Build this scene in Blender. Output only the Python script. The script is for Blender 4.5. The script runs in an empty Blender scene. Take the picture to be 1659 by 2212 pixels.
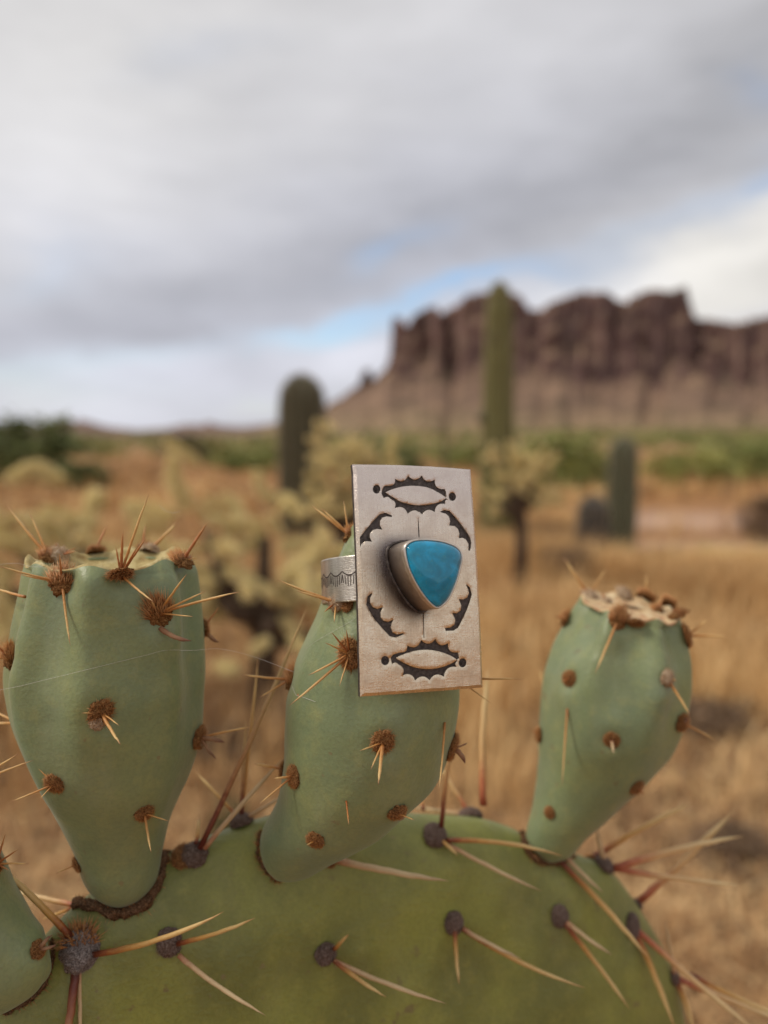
import bpy, bmesh, math, random
import numpy as np
from mathutils import Vector, Matrix, noise
from mathutils.bvhtree import BVHTree
from mathutils.geometry import delaunay_2d_cdt

scene = bpy.context.scene
COL = scene.collection
R_ = math.radians
rnd = random.Random(7)

# ------------------------------------------------------------------ camera
F, CU, CV = 1600.0, 829.5, 1106.0          # focal length and centre, in photo units (1659 x 2212)
PITCH = R_(5.9)
CAM = Vector((0, 0, 1.1))
RIGHT, FWD, UP = Vector((1, 0, 0)), Vector((0, math.cos(PITCH), -math.sin(PITCH))), Vector((0, math.sin(PITCH), math.cos(PITCH)))
cam = bpy.data.cameras.new('camera')
cam_ob = bpy.data.objects.new('camera', cam); COL.objects.link(cam_ob)
cam_ob.location = CAM
cam_ob.rotation_euler = (R_(90) - PITCH, 0, 0)
cam.sensor_fit = 'VERTICAL'; cam.sensor_height = 36.0; cam.sensor_width = 27.0
cam.lens = 36.0 * F / 2212.0
cam.clip_start = 0.01; cam.clip_end = 60000
cam.dof.use_dof = True; cam.dof.focus_distance = 0.1455; cam.dof.aperture_fstop = 8.0
scene.camera = cam_ob

# ------------------------------------------------------------------ node helper
class NT:
    def __init__(s, nt): s.nt = nt
    def put(s, sock, v):
        if hasattr(v, 'is_linked') or isinstance(v, bpy.types.NodeSocket): s.nt.links.new(v, sock)
        else:
            if hasattr(sock.default_value, '__len__') and not hasattr(v, '__len__'): v = (v,) * len(sock.default_value)
            if hasattr(sock.default_value, '__len__') and len(sock.default_value) == 4 and len(v) == 3: v = tuple(v) + (1,)
            sock.default_value = v
    def n(s, t, ins=None, **props):
        x = s.nt.nodes.new(t)
        for k, v in props.items(): setattr(x, k, v)
        for k, v in (ins or {}).items(): s.put(x.inputs[k], v)
        return x
    def m(s, op, a, b=0.0, c=None, clamp=False):
        x = s.n('ShaderNodeMath', {0: a, 1: b}, operation=op); x.use_clamp = clamp
        if c is not None: s.put(x.inputs[2], c)
        return x.outputs[0]
    def mix(s, f, a, b, blend='MIX'):
        x = s.n('ShaderNodeMix', data_type='RGBA', blend_type=blend)
        s.put(x.inputs[0], f); s.put(x.inputs[6], a); s.put(x.inputs[7], b)
        return x.outputs[2]
    def ramp(s, f, stops):
        x = s.n('ShaderNodeValToRGB', {0: f}); e = x.color_ramp.elements
        while len(e) < len(stops): e.new(0.5)
        for i, (p, c) in enumerate(stops):
            e[i].position = p; e[i].color = (c, c, c, 1) if not hasattr(c, '__len__') else tuple(c) + (1,)
        return x.outputs[0]
    def noise(s, vec, scale, detail=4, rough=0.55, dist=0.0):
        return s.n('ShaderNodeTexNoise', {'Vector': vec, 'Scale': scale, 'Detail': detail, 'Roughness': rough, 'Distortion': dist}).outputs[0]
    def attr(s, name): return s.n('ShaderNodeAttribute', attribute_name=name).outputs['Fac']
    def geo(s): return s.n('ShaderNodeNewGeometry').outputs['Position']
    def obj(s): return s.n('ShaderNodeTexCoord').outputs['Object']
    def scalevec(s, v, sc): return s.n('ShaderNodeMapping', {'Vector': v, 'Scale': sc}).outputs[0]
    def bump(s, h, dist, strength=1.0):
        return s.n('ShaderNodeBump', {'Height': h, 'Distance': dist, 'Strength': strength}).outputs[0]

def material(name, build):
    m = bpy.data.materials.new(name); m.use_nodes = True
    g = NT(m.node_tree)
    bs = m.node_tree.nodes['Principled BSDF']
    for k, v in build(g).items(): g.put(bs.inputs[k], v)
    return m

# ------------------------------------------------------------------ world: clouds over a Nishita sky
def pix_dir(u, v):
    return ((u - CU) / F * RIGHT + (CV - v) / F * UP + FWD).normalized()
def pix_ang(u, v):
    d = pix_dir(u, v); return math.atan2(d.x, d.y), math.asin(d.z)
SUN_AZ, SUN_EL = R_(-98), R_(46)          # azimuth from +Y towards +X: behind the camera, to the left
world = bpy.data.worlds.new('World'); scene.world = world; world.use_nodes = True
w = NT(world.node_tree)
bg = world.node_tree.nodes['Background']
sky = w.n('ShaderNodeTexSky', sky_type='NISHITA'); sky.sun_disc = False
sky.sun_elevation = SUN_EL; sky.sun_rotation = SUN_AZ; sky.altitude = 500; sky.dust_density = 1.5
dirv = w.n('ShaderNodeTexCoord').outputs['Generated']
sep = w.n('ShaderNodeSeparateXYZ', {0: dirv})
wn = w.n('ShaderNodeTexNoise', {'Vector': w.scalevec(dirv, (3.2, 3.2, 7)), 'Scale': 1.3, 'Detail': 5, 'Roughness': .55}).outputs['Color']
ws = w.n('ShaderNodeSeparateColor', {0: wn})
az = w.m('ADD', w.m('ARCTAN2', sep.outputs[0], sep.outputs[1]), w.m('MULTIPLY', w.m('SUBTRACT', ws.outputs[0], .5), .30))
el = w.m('ADD', w.m('ARCSINE', sep.outputs[2]), w.m('MULTIPLY', w.m('SUBTRACT', ws.outputs[1], .5), .13))
def blob(u, v, su, sv, rot):
    a0, e0 = pix_ang(u, v); su /= F; sv /= F; c, s_ = math.cos(R_(rot)), math.sin(R_(rot))
    x = w.m('SUBTRACT', az, a0); y = w.m('SUBTRACT', el, e0)
    xr = w.m('ADD', w.m('MULTIPLY', x, c / su), w.m('MULTIPLY', y, s_ / su))
    yr = w.m('ADD', w.m('MULTIPLY', x, -s_ / sv), w.m('MULTIPLY', y, c / sv))
    return w.m('EXPONENT', w.m('MULTIPLY', w.m('ADD', w.m('MULTIPLY', xr, xr), w.m('MULTIPLY', yr, yr)), -1))
def total(specs, base):
    t = base
    for *g, a in specs: t = w.m('MULTIPLY_ADD', blob(*g), a, t)
    return t
wisps = w.noise(w.n('ShaderNodeMapping', {'Vector': dirv, 'Scale': (2.6, 2.2, 8.5), 'Rotation': (0, R_(14), 0)}).outputs[0], 2.0, 7, .58)
base = w.m('MULTIPLY_ADD', w.m('SUBTRACT', wisps, .5), .21, .462)
lum = total([(60, 230, 330, 260, 0, .08), (900, 60, 400, 90, 0, .03), (1600, 190, 420, 130, 12, -.07),
             (1150, 440, 620, 120, 17, -.105), (130, 700, 420, 90, 14, -.10), (650, 600, 300, 70, 12, -.03),
             (330, 790, 230, 60, 0, .12), (150, 880, 300, 40, 0, .08), (60, 420, 150, 120, 0, .05),
             (1640, 500, 230, 75, 14, .13), (1330, 600, 230, 32, 9, .14), (740, 770, 90, 60, 0, .12), (1580, 640, 150, 50, 0, .10)], base)
cool = total([(900, 620, 700, 260, 10, .55), (60, 760, 420, 170, 0, .45), (1560, 560, 330, 110, 10, -.8), (150, 120, 500, 260, 0, -.15), (900, 300, 900, 200, 10, .12)], 0.45)
gap = total([(850, 665, 190, 24, 16, 1.0), (1060, 598, 110, 16, 12, .75), (860, 548, 110, 26, 20, .55), (1650, 385, 90, 34, 14, .45), (700, 712, 90, 22, 12, .6), (1640, 195, 70, 40, 0, .35), (230, 770, 260, 30, 10, .38), (60, 840, 180, 30, 0, .35), (560, 860, 90, 22, 8, .3), (90, 560, 160, 40, 12, .2), (420, 120, 160, 40, 10, .14), (1250, 560, 200, 30, 12, .25), (1500, 450, 160, 24, 14, .25)], 0.0)
tint = w.mix(w.m('ADD', cool, 0, clamp=True), (1.03, 1.0, .95), (.955, .970, 1.085))
cloud = w.mix(1.0, tint, w.n('ShaderNodeCombineXYZ', {0: lum, 1: lum, 2: lum}).outputs[0], 'MULTIPLY')
clouds10 = w.n('ShaderNodeVectorMath', {0: cloud, 'Scale': 10.0}, operation='SCALE').outputs[0]
blue = w.n('ShaderNodeVectorMath', {0: sky.outputs[0], 'Scale': 1.3}, operation='SCALE').outputs[0]
final = w.mix(w.m('MULTIPLY', gap, .78, clamp=True), clouds10, blue)
w.nt.links.new(final, bg.inputs[0]); bg.inputs[1].default_value = 0.1

sun = bpy.data.lights.new('sun', 'SUN'); sun.energy = 1.5; sun.angle = R_(14); sun.color = (1, .92, .80)
sun_ob = bpy.data.objects.new('sun', sun); COL.objects.link(sun_ob)
sd = Vector((math.sin(SUN_AZ) * math.cos(SUN_EL), math.cos(SUN_AZ) * math.cos(SUN_EL), math.sin(SUN_EL)))
sun_ob.rotation_euler = (-sd).to_track_quat('-Z', 'Y').to_euler(); sun_ob.location = (0, 0, 30)
vs = scene.view_settings
vs.view_transform = 'Standard'; vs.look = 'None'; vs.gamma = 1; vs.use_curve_mapping = False; vs.exposure = 0.45

# ------------------------------------------------------------------ object helpers
def P(u, v, d):                              # a point seen at photo position u, v at depth d
    return CAM + RIGHT * ((u - CU) / F * d) + UP * ((CV - v) / F * d) + FWD * d
def G(u, v):                                 # where that line of sight meets the flat ground
    d = pix_dir(u, v); return CAM + d * (CAM.z / -d.z)
def mesh(name, verts, faces, mats=(), smooth=True, attrs=None, mi=None):
    me = bpy.data.meshes.new(name)
    me.from_pydata([tuple(float(c) for c in v) for v in verts], [], [tuple(f) for f in faces])
    for m in mats: me.materials.append(m)
    if smooth == 'front': me.polygons.foreach_set('use_smooth', [len(p.vertices) == 3 for p in me.polygons])
    elif smooth: me.polygons.foreach_set('use_smooth', [True] * len(me.polygons))
    if mi is not None: me.polygons.foreach_set('material_index', np.asarray(mi, dtype=np.int32))
    for k, vals in (attrs or {}).items():
        a = me.attributes.new(k, 'FLOAT', 'POINT'); a.data.foreach_set("value", np.asarray(vals, dtype=np.float32))
    me.update(); return me
def obj(name, me, parent=None, mw=None):
    o = bpy.data.objects.new(name, me); COL.objects.link(o)
    if parent: o.parent = parent
    if mw is not None: o.matrix_basis = mw
    return o
def tag(o, label=None, cat=None, group=None, kind=None):
    for k, v in (('label', label), ('category', cat), ('group', group), ('kind', kind)):
        if v: o[k] = v
    return o
def empty(name, loc, label, cat, group=None):
    o = obj(name, None); o.location = loc; o.empty_display_size = .01
    return tag(o, label, cat, group)
def crom(p, t):                              # Catmull-Rom through the rows of p
    n = len(p) - 1; i = min(int(t), n - 1); f = t - i
    a, b, c, d = p[max(i - 1, 0)], p[i], p[i + 1], p[min(i + 2, n)]
    return 0.5 * ((2 * b) + (c - a) * f + (2 * a - 5 * b + 4 * c - d) * f * f + (3 * b - a - 3 * c + d) * f ** 3)
def frame(z, up):
    z = z.normalized(); y = (up - z * up.dot(z))
    if y.length < 1e-4: y = Vector((1, 0, 0)) - z * z.x
    y.normalize(); x = y.cross(z); return Matrix((x, y, z)).transposed()
def tube(pts, radii, seg=6, cap=True, V=None, Fc=None, T=None, squash=1.0):
    V = [] if V is None else V; Fc = [] if Fc is None else Fc; b0 = len(V); n = len(pts); up = None
    for i, p in enumerate(pts):
        t = (pts[min(i + 1, n - 1)] - pts[max(i - 1, 0)]).normalized()
        if up is None: up = Vector((0, 0, 1)) if abs(t.z) < .9 else Vector((1, 0, 0))
        m = frame(t, up); up = m.col[1].copy()
        for k in range(seg):
            a = 2 * math.pi * k / seg
            V.append(p + m.col[0] * (math.cos(a) * radii[i]) + m.col[1] * (math.sin(a) * radii[i] * squash))
            if T is not None: T.append(i / (n - 1))
    for i in range(n - 1):
        for k in range(seg):
            a, b = b0 + i * seg + k, b0 + i * seg + (k + 1) % seg
            Fc.append((a, b, b + seg, a + seg))
    if cap:
        Fc.append(tuple(b0 + k for k in range(seg))[::-1]); Fc.append(tuple(b0 + (n - 1) * seg + k for k in range(seg)))
    return V, Fc

# ------------------------------------------------------------------ materials
def m_skin(name, a, b, c, rough, sc):
    def f(g):
        p = g.geo()
        big = g.noise(p, 55, 3, .5); fine = g.noise(p, 1300, 3, .6); mid = g.noise(p, 260, 4, .6)
        col = g.mix(g.ramp(big, [(.36, 0.), (.64, 1.)]), a, b)
        col = g.mix(g.m('MULTIPLY', g.ramp(mid, [(.5, 0.), (.75, 1.)]), .45), col, c)
        col = g.mix(g.m('MULTIPLY', g.ramp(fine, [(.42, 0.), (.7, 1.)]), .28), col, tuple(x * .62 for x in a))
        col = g.mix(g.ramp(g.noise(p, 420, 2, .5), [(.71, 0.), (.77, .6)]), col, (.22, .16, .08))
        scab = g.m('MULTIPLY', g.ramp(g.noise(p, 190, 5, .7), [(.60, 0.), (.66, 1.)]), g.ramp(g.noise(p, 38, 2), [(.5, 0.), (.60, .7)]))
        col = g.mix(scab, col, (.17, .115, .055))
        dust = g.m('MULTIPLY', g.ramp(g.noise(g.scalevec(p, (90, 90, 34)), 1.0, 5, .65), [(.48, 0.), (.70, .22)]), 1.0)
        col = g.mix(dust, col, (.34, .375, .28) if name == 'fruit_skin' else (.28, .265, .12))
        h = g.m('ADD', g.m('MULTIPLY', mid, .5), g.m('MULTIPLY', fine, .35))
        return {'Base Color': col, 'Roughness': rough, 'Specular IOR Level': .5, 'Sheen Weight': .18, 'Sheen Roughness': .45,
                'Sheen Tint': (.8, .95, .9), 'Subsurface Weight': .06, 'Subsurface Radius': (.4, .8, .25), 'Subsurface Scale': .002, 'Normal': g.bump(h, .00028 * sc)}
    return material(name, f)
M_FRUIT = m_skin('fruit_skin', (.196, .246, .126), (.244, .282, .122), (.345, .340, .125), .42, 1)
M_PAD = m_skin('pad_skin', (.180, .186, .044), (.275, .284, .058), (.350, .330, .075), .46, 2.0)
def m_scar(g):
    p = g.geo(); n = g.noise(p, 420, 5, .6)
    return {'Base Color': g.ramp(n, [(.3, (.30, .20, .07)), (.5, (.48, .38, .16)), (.7, (.62, .52, .28))]), 'Roughness': .75, 'Normal': g.bump(n, .0009)}
M_SCAR = material('flower_scar', m_scar)
def m_pinkscar(g):
    p = g.geo(); n = g.noise(p, 330, 5, .6)
    return {'Base Color': g.ramp(n, [(.3, (.42, .16, .08)), (.5, (.60, .42, .22)), (.7, (.74, .60, .38))]), 'Roughness': .75, 'Normal': g.bump(n, .0009)}
M_PINK = material('flower_scar_pink', m_pinkscar)
def m_felt(name, a, b, c):
    def f(g):
        n = g.noise(g.geo(), 2600, 3, .7)
        return {'Base Color': g.ramp(n, [(.32, a), (.5, b), (.68, c)]), 'Roughness': .95, 'Specular IOR Level': .1, 'Normal': g.bump(n, .0006)}
    return material(name, f)
M_FELT = m_felt('brown_felt', (.075, .030, .010), (.24, .112, .040), (.46, .26, .11))
M_CREAM = m_felt('cream_wool', (.34, .20, .11), (.58, .42, .27), (.78, .66, .50))
M_GREY = m_felt('grey_wool', (.085, .066, .060), (.25, .21, .195), (.48, .43, .41))
M_DARKWOOL = m_felt('grey_brown_wool', (.060, .034, .024), (.18, .118, .092), (.34, .26, .22))
M_CORK = m_felt('corky_collar', (.045, .022, .011), (.15, .080, .042), (.34, .20, .115))
def m_grad(name, stops, rough=.45):
    def f(g):
        t = g.attr('t'); n = g.noise(g.geo(), 700, 4, .65)
        t = g.m('ADD', t, g.m('MULTIPLY', g.m('SUBTRACT', n, .5), .28))
        return {'Base Color': g.ramp(t, stops), 'Roughness': rough, 'Subsurface Weight': .0, 'Normal': g.bump(n, .0003)}
    return material(name, f)
M_SP = {'gold': m_grad('gold_spine', [(0, (.14, .032, .014)), (.12, (.30, .085, .022)), (.30, (.56, .29, .075)), (.8, (.74, .52, .22)), (1, (.50, .26, .10))]),
        'pale': m_grad('weathered_spine', [(0, (.40, .16, .085)), (.18, (.56, .37, .20)), (.6, (.68, .50, .28)), (1, (.48, .33, .18))], .7),
        'red': m_grad('red_spine', [(0, (.075, .018, .012)), (.25, (.17, .040, .022)), (.55, (.32, .11, .045)), (.85, (.50, .30, .12)), (1, (.34, .15, .07))]),
        'coral': m_grad('coral_spine', [(0, (.32, .065, .032)), (.16, (.52, .17, .075)), (.36, (.70, .43, .19)), (.85, (.80, .60, .30)), (1, (.60, .38, .17))]),
        'tan': m_grad('tan_spine', [(0, (.12, .022, .014)), (.16, (.20, .05, .025)), (.34, (.48, .24, .10)), (.7, (.64, .43, .20)), (1, (.50, .31, .13))]),
        'thin': m_grad('thin_spine', [(0, (.38, .14, .034)), (.3, (.56, .27, .075)), (.8, (.72, .48, .19)), (1, (.36, .14, .07))]),
        'rust': m_grad('rust_spine', [(0, (.30, .085, .022)), (.5, (.46, .165, .045)), (1, (.52, .27, .10))]),
        'scale': m_grad('dry_scale', [(0, (.20, .085, .035)), (.4, (.34, .19, .10)), (1, (.14, .055, .035))], .85)}
M_GLO = m_grad('bristle', [(0, (.22, .082, .022)), (.5, (.50, .20, .052)), (1, (.70, .41, .16))])
M_GLOG = m_grad('grey_fuzz', [(0, (.15, .105, .085)), (1, (.44, .35, .30))], .9)
M_GLOC = m_grad('cream_fuzz', [(0, (.36, .19, .09)), (1, (.70, .52, .34))], .9)

# ------------------------------------------------------------------ setting: ground, hills, mountain
def g_height(x, y):
    r = math.hypot(x, y)
    h = .035 * noise.noise((x * .9, y * .9, 0)) * min(1, max(0, (r - .8) / 2)) + .10 * noise.noise((x * .22, y * .22, 3)) * min(1, max(0, (r - 3) / 8))
    h += .62 * math.exp(-(((x + 5.4) / 1.7) ** 2 + ((y - 17.5) / 2.2) ** 2))      # the orange mound on the left
    h += .0085 * max(0, y - 40) * (1 if y < 1400 else 0) * max(0, min(1, (x / max(y, 1) + .12) * 3)) if y < 1400 else 0
    h += .012 * r * .02 * noise.noise((x * .03, y * .03, 9)) * min(1, r / 60)
    s = wash(x, y)
    return h - .06 * s
def wash(x, y):
    if y < 5: return 0
    t = x / y
    if t < .27: return 0
    e = min(1, (t - .27) / .05)
    yy = y + 2.2 * noise.noise((x * .25, 0, 5)) * .4
    a = math.exp(-((yy - 7.5) / .55) ** 4); b = math.exp(-((yy - 9.7) / .95) ** 4)
    return e * min(1, a + b)
rad = [0.0]; r = .25
while r < 9000: rad.append(r); r *= 1.032
NA = 420
gv, gf, gs = [], [], []
for i, r in enumerate(rad):
    for k in range(NA):
        a = 2 * math.pi * k / NA; x, y = r * math.sin(a), r * math.cos(a)
        gv.append((x, y, g_height(x, y))); gs.append(wash(x, y))
for i in range(len(rad) - 1):
    for k in range(NA):
        k2 = (k + 1) % NA
        gf.append((i * NA + k, i * NA + k2, (i + 1) * NA + k2, (i + 1) * NA + k))
gf = [f[::-1] for f in gf]
def m_ground(g):
    p = g.geo()
    n1 = g.noise(p, .55, 6, .6); n2 = g.noise(p, 5, 6, .65); n3 = g.noise(p, 60, 5, .7); n4 = g.noise(p, 17, 4, .6)
    col = g.ramp(n1, [(.32, (.27, .138, .060)), (.48, (.43, .21, .082)), (.60, (.52, .245, .092)), (.72, (.47, .265, .105))])
    col = g.mix(g.ramp(n2, [(.36, .5), (.56, 0.)]), col, (.24, .14, .075))
    col = g.mix(g.ramp(n3, [(.50, 0.), (.74, .75)]), col, (.55, .36, .19))
    col = g.mix(g.ramp(n3, [(.26, .75), (.42, 0.)]), col, (.095, .052, .028))
    col = g.mix(g.ramp(n4, [(.36, .9), (.47, 0.)]), col, (.085, .048, .026))
    col = g.mix(g.ramp(n4, [(.56, 0.), (.70, .65)]), col, (.62, .40, .19))
    sp = g.n('ShaderNodeSeparateXYZ', {0: p})
    far = g.m('DIVIDE', g.m('SUBTRACT', sp.outputs[1], 22), 60, clamp=True)
    nf = g.noise(p, .035, 5, .6)
    col = g.mix(far, col, g.ramp(nf, [(.35, (.22, .18, .070)), (.5, (.36, .225, .115)), (.65, (.19, .185, .065))]))
    col = g.mix(g.attr('wash'), col, g.ramp(n2, [(.3, (.52, .33, .235)), (.7, (.68, .46, .34))]))
    return {'Base Color': col, 'Roughness': .95, 'Specular IOR Level': .1, 'Normal': g.bump(g.m('ADD', n2, g.m('MULTIPLY', n3, .35)), .05)}
tag(obj('ground', mesh('ground', gv, gf, [material('desert_soil', m_ground)], attrs={'wash': gs})), kind='structure')

def interp(pts, x):
    if x <= pts[0][0]: return pts[0][1]
    for (a, b), (c, d) in zip(pts, pts[1:]):
        if x <= c: return b + (d - b) * (x - a) / (c - a)
    return pts[-1][1]
SKYLINE = [(560, 925), (640, 905), (690, 884), (738, 862), (752, 850), (775, 838), (786, 800), (800, 796), (808, 822), (832, 802), (842, 775), (847, 702), (852, 694), (868, 702), (880, 715),
           (892, 690), (912, 676), (938, 671), (950, 688), (966, 674), (985, 668), (1000, 655), (1030, 646), (1090, 645), (1115, 650), (1124, 664), (1136, 680), (1156, 682), (1185, 666), (1212, 655),
           (1250, 645), (1300, 647), (1322, 660), (1340, 668), (1362, 648), (1392, 640), (1430, 644), (1466, 633), (1474, 660), (1484, 690), (1500, 700), (1540, 704), (1570, 710), (1612, 700),
           (1660, 690), (1760, 668), (1850, 690), (1960, 700), (2100, 740), (2300, 790), (2500, 850), (2700, 910)]
CLIFFBASE = [(560, 930), (690, 890), (780, 850), (840, 822), (900, 812), (1000, 826), (1100, 815), (1200, 822), (1300, 845), (1400, 835), (1500, 830), (1600, 842), (1700, 840), (2000, 850), (2700, 920)]
def z_at(v, dist): return CAM.z + dist * ((940 - v) / F) * 1.0
mv, mf = [], []; us = [float(k) for k in np.arange(560, 2701, 3.5)]; prof = []
NR = 46
for ui, u in enumerate(us):
    t = (u - CU) / F
    top, bas = interp(SKYLINE, u) + 7.0 * noise.noise((u * .07, 0, 1)) + 2.5 * noise.noise((u * .23, 0, 1)), interp(CLIFFBASE, u)
    bas = max(bas + 26 * noise.noise((u * .021, 3, 1)) + 10 * noise.noise((u * .07, 3, 5)), top + 3)
    z_cb, z_top = z_at(bas, 2450), z_at(top, 2560)
    flute = (abs(noise.noise((u * .017, 0, 7))) * 150 * (.35 + abs(noise.noise((u * .008, 2, 7))) * 2) + abs(noise.noise((u * .085, 0, 2))) * 70 * max(0, .3 + noise.noise((u * .013, 8, 8))) + abs(noise.noise((u * .19, 0, 2))) * 24)
    for j in range(NR):
        f = j / (NR - 1)
        if f < .40:
            s = f / .40; d = 1350 + 1050 * s + 80 * s * abs(noise.noise((u * .02, s * 1.6, 21))) + 30 * s * abs(noise.noise((u * .055, s * 2, 25))); z = -12 + (z_cb + 12) * (s ** 1.7) + 9 * s * noise.noise((u * .02, s * 5, 4)) + 90 * s * (1 - s) * noise.noise((u * .014, s * 2.2, 14)) + 26 * s * (1 - s) * noise.noise((u * .05, s * 4, 4))
        elif f < .82:
            s = (f - .40) / .42
            ledge = .5 + .5 * math.sin(s * 19 + 3 * noise.noise((u * .01, s, 3)))
            d = 2400 + (flute + 26 * noise.noise((u * .05, s * 6, 5))) * min(1, s * 4) * (1 - .3 * s) + 60 * s + 5 * ledge; z = z_cb + (z_top - z_cb) * s
        else:
            s = (f - .82) / .18; d = 2460 + flute * .7 + 700 * s; z = z_top * max(0, 1 - s) ** .8
        mv.append((t * d, d, z))
for a in range(len(us) - 1):
    for j in range(NR - 1):
        mf.append((a * NR + j, (a + 1) * NR + j, (a + 1) * NR + j + 1, a * NR + j + 1))
def m_mount(g):
    p = g.geo(); nrm = g.n('ShaderNodeSeparateXYZ', {0: g.n('ShaderNodeNewGeometry').outputs['True Normal']}).outputs[2]
    n = g.noise(g.scalevec(p, (.010, .010, .004)), 1.0, 6, .62); n2 = g.noise(p, .009, 6, .68)
    st = g.noise(g.scalevec(p, (.002, .002, .05)), 1.0, 4, .6)
    rock = g.ramp(n, [(.32, (.095, .064, .062)), (.48, (.170, .104, .094)), (.60, (.245, .150, .126)), (.75, (.20, .175, .135))])
    rock = g.mix(g.ramp(st, [(.45, 0.), (.62, .3)]), rock, (.09, .062, .060))
    tal = g.ramp(n2, [(.34, (.115, .090, .060)), (.47, (.20, .130, .095)), (.66, (.31, .205, .14))])
    col = g.mix(g.ramp(nrm, [(.30, 0.), (.52, 1.)]), rock, tal)
    zz = g.n('ShaderNodeSeparateXYZ', {0: p}).outputs[2]
    low = g.m('MULTIPLY_ADD', zz, -.013, 1.25, clamp=True)
    low = g.m('ADD', low, g.m('MULTIPLY', g.m('SUBTRACT', n2, .5), 1.2), clamp=True)
    col = g.mix(g.m('MULTIPLY', low, .8), col, g.ramp(g.noise(p, .016, 5, .65), [(.38, (.17, .15, .075)), (.55, (.34, .23, .14)), (.7, (.30, .22, .125))]))
    return {'Base Color': col, 'Roughness': .95, 'Specular IOR Level': .05}
tag(obj('mountain', mesh('mountain', mv, mf, [material('mountain_rock', m_mount)])), kind='structure')
hv, hf = [], []; HL = [(-1800, 900), (-900, 918), (-300, 905), (-60, 912), (60, 917), (130, 912), (170, 908), (195, 909), (230, 920), (300, 929), (360, 925), (405, 916), (440, 918), (452, 909), (470, 917), (520, 922), (600, 914), (680, 908), (800, 905), (1000, 912), (1100, 925)]
uh = [float(k) for k in np.arange(-1800, 1101, 7)]
for u in uh:
    t = (u - CU) / F; top = z_at(interp(HL, u) + 1.2 * noise.noise((u * .05, 1, 1)), 5200)
    for j in range(10):
        s = j / 9
        hv.append((t * (4000 + 1200 * s), 4000 + 1200 * s, -20 + (top + 20) * s ** 1.3 + 12 * s * (1 - s) * noise.noise((u * .03, s * 3, 1))))
    hv.append((t * 6500, 6500, -20))
for a in range(len(uh) - 1):
    for j in range(10): hf.append((a * 11 + j, (a + 1) * 11 + j, (a + 1) * 11 + j + 1, a * 11 + j + 1))
def m_hill(g):
    n = g.noise(g.geo(), .006, 5, .6)
    return {'Base Color': g.ramp(n, [(.3, (.165, .110, .095)), (.7, (.265, .175, .135))]), 'Roughness': .95, 'Specular IOR Level': .05}
tag(obj('hills', mesh('hills', hv, hf, [material('hill_soil', m_hill)])), kind='structure')

# ------------------------------------------------------------------ background plants
def m_leaf(name, a, b, trans=0):
    def f(g):
        return {'Base Color': g.ramp(g.attr('t'), [(0, a), (1, b)]), 'Roughness': .7, 'Specular IOR Level': .25}
    return material(name, f)
M_BARK = material('shrub_bark', lambda g: {'Base Color': g.ramp(g.noise(g.geo(), 30, 4), [(.3, (.035, .022, .014)), (.7, (.11, .075, .048))]), 'Roughness': .9})
LEAF = {'dark': m_leaf('dark_leaf', (.075, .095, .036), (.21, .235, .080)), 'green': m_leaf('green_leaf', (.14, .165, .045), (.36, .37, .115)),
        'olive': m_leaf('olive_leaf', (.085, .080, .034), (.20, .18, .082)), 'dead': m_leaf('dead_twig', (.10, .062, .038), (.30, .195, .115)),
        'lime': m_leaf('lime_leaf', (.20, .21, .050), (.42, .40, .12))}
def crown_mesh(kind, seed, nclump, nleaf, ls, sq=.8):
    q = random.Random(seed); V, Fc, T = [], [], []
    for c in range(nclump):
        while True:
            p = Vector((q.uniform(-1, 1), q.uniform(-1, 1), q.uniform(-.75, 1)))
            if .25 < p.length < 1: break
        p.z = p.z * sq + .85 * sq; cr = q.uniform(.16, .34); tone = q.random()
        for i in range(nleaf):
            o = Vector((q.gauss(0, .5), q.gauss(0, .5), q.gauss(0, .45))) * cr + p
            m = frame(Vector((q.gauss(0, 1), q.gauss(0, 1), q.gauss(0, 1) + .3)), Vector((q.gauss(0, 1), q.gauss(0, 1), 1)))
            s = ls * q.uniform(.6, 1.4); b = len(V)
            V += [o - m.col[1] * s, o + m.col[0] * s * .45, o + m.col[1] * s, o - m.col[0] * s * .45]
            Fc.append((b, b + 1, b + 2, b + 3)); T += [min(1, max(0, tone * .7 + q.random() * .4))] * 4
    return mesh('crown', V, Fc, [LEAF[kind]], smooth=False, attrs={'t': T})
def stems_mesh(seed, n=6):
    q = random.Random(seed); V, Fc = [], []
    for i in range(n):
        a = q.uniform(0, 6.28); l = q.uniform(.5, .8)
        pts = [Vector((0, 0, -.1)), Vector((math.cos(a) * .15, math.sin(a) * .15, .35)), Vector((math.cos(a) * l * .6, math.sin(a) * l * .6, .95)), Vector((math.cos(a) * l, math.sin(a) * l, 1.3))]
        tube(pts, [.045, .035, .022, .008], 5, True, V, Fc)
    return mesh('stem', V, Fc, [M_BARK])
STEM = [stems_mesh(3), stems_mesh(5)]
CROWN = {k: [crown_mesh(k, s, 60, 42, .075) for s in (1, 2)] for k in LEAF}
def gz(x, y): return g_height(x, y)
def bush(name, u, v, dist, w, h, kind, label, cat, group=None, var=0, rot=0.):
    """u: photo column, v: photo row of the foot (only used when dist is None)"""
    if dist is None: g0 = G(u, v); x, y = g0.x, g0.y
    else: x, y = (u - CU) / F * dist, dist
    o = empty(name, (x, y, gz(x, y)), label, cat, group)
    o.rotation_euler.z = rot
    s = Matrix.Diagonal((w / 2, w / 2, h / 1.55, 1))
    obj('crown', CROWN[kind][var], o, s); obj('stem', STEM[var], o, s)
    return o
SHR = 'desert shrubs on the flat'
bush('bush', 30, 0, 16.0, 3.0, 1.65, 'dark', 'big rounded dark green bush at the left, taller than the mound beside it', 'bush', SHR)
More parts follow.
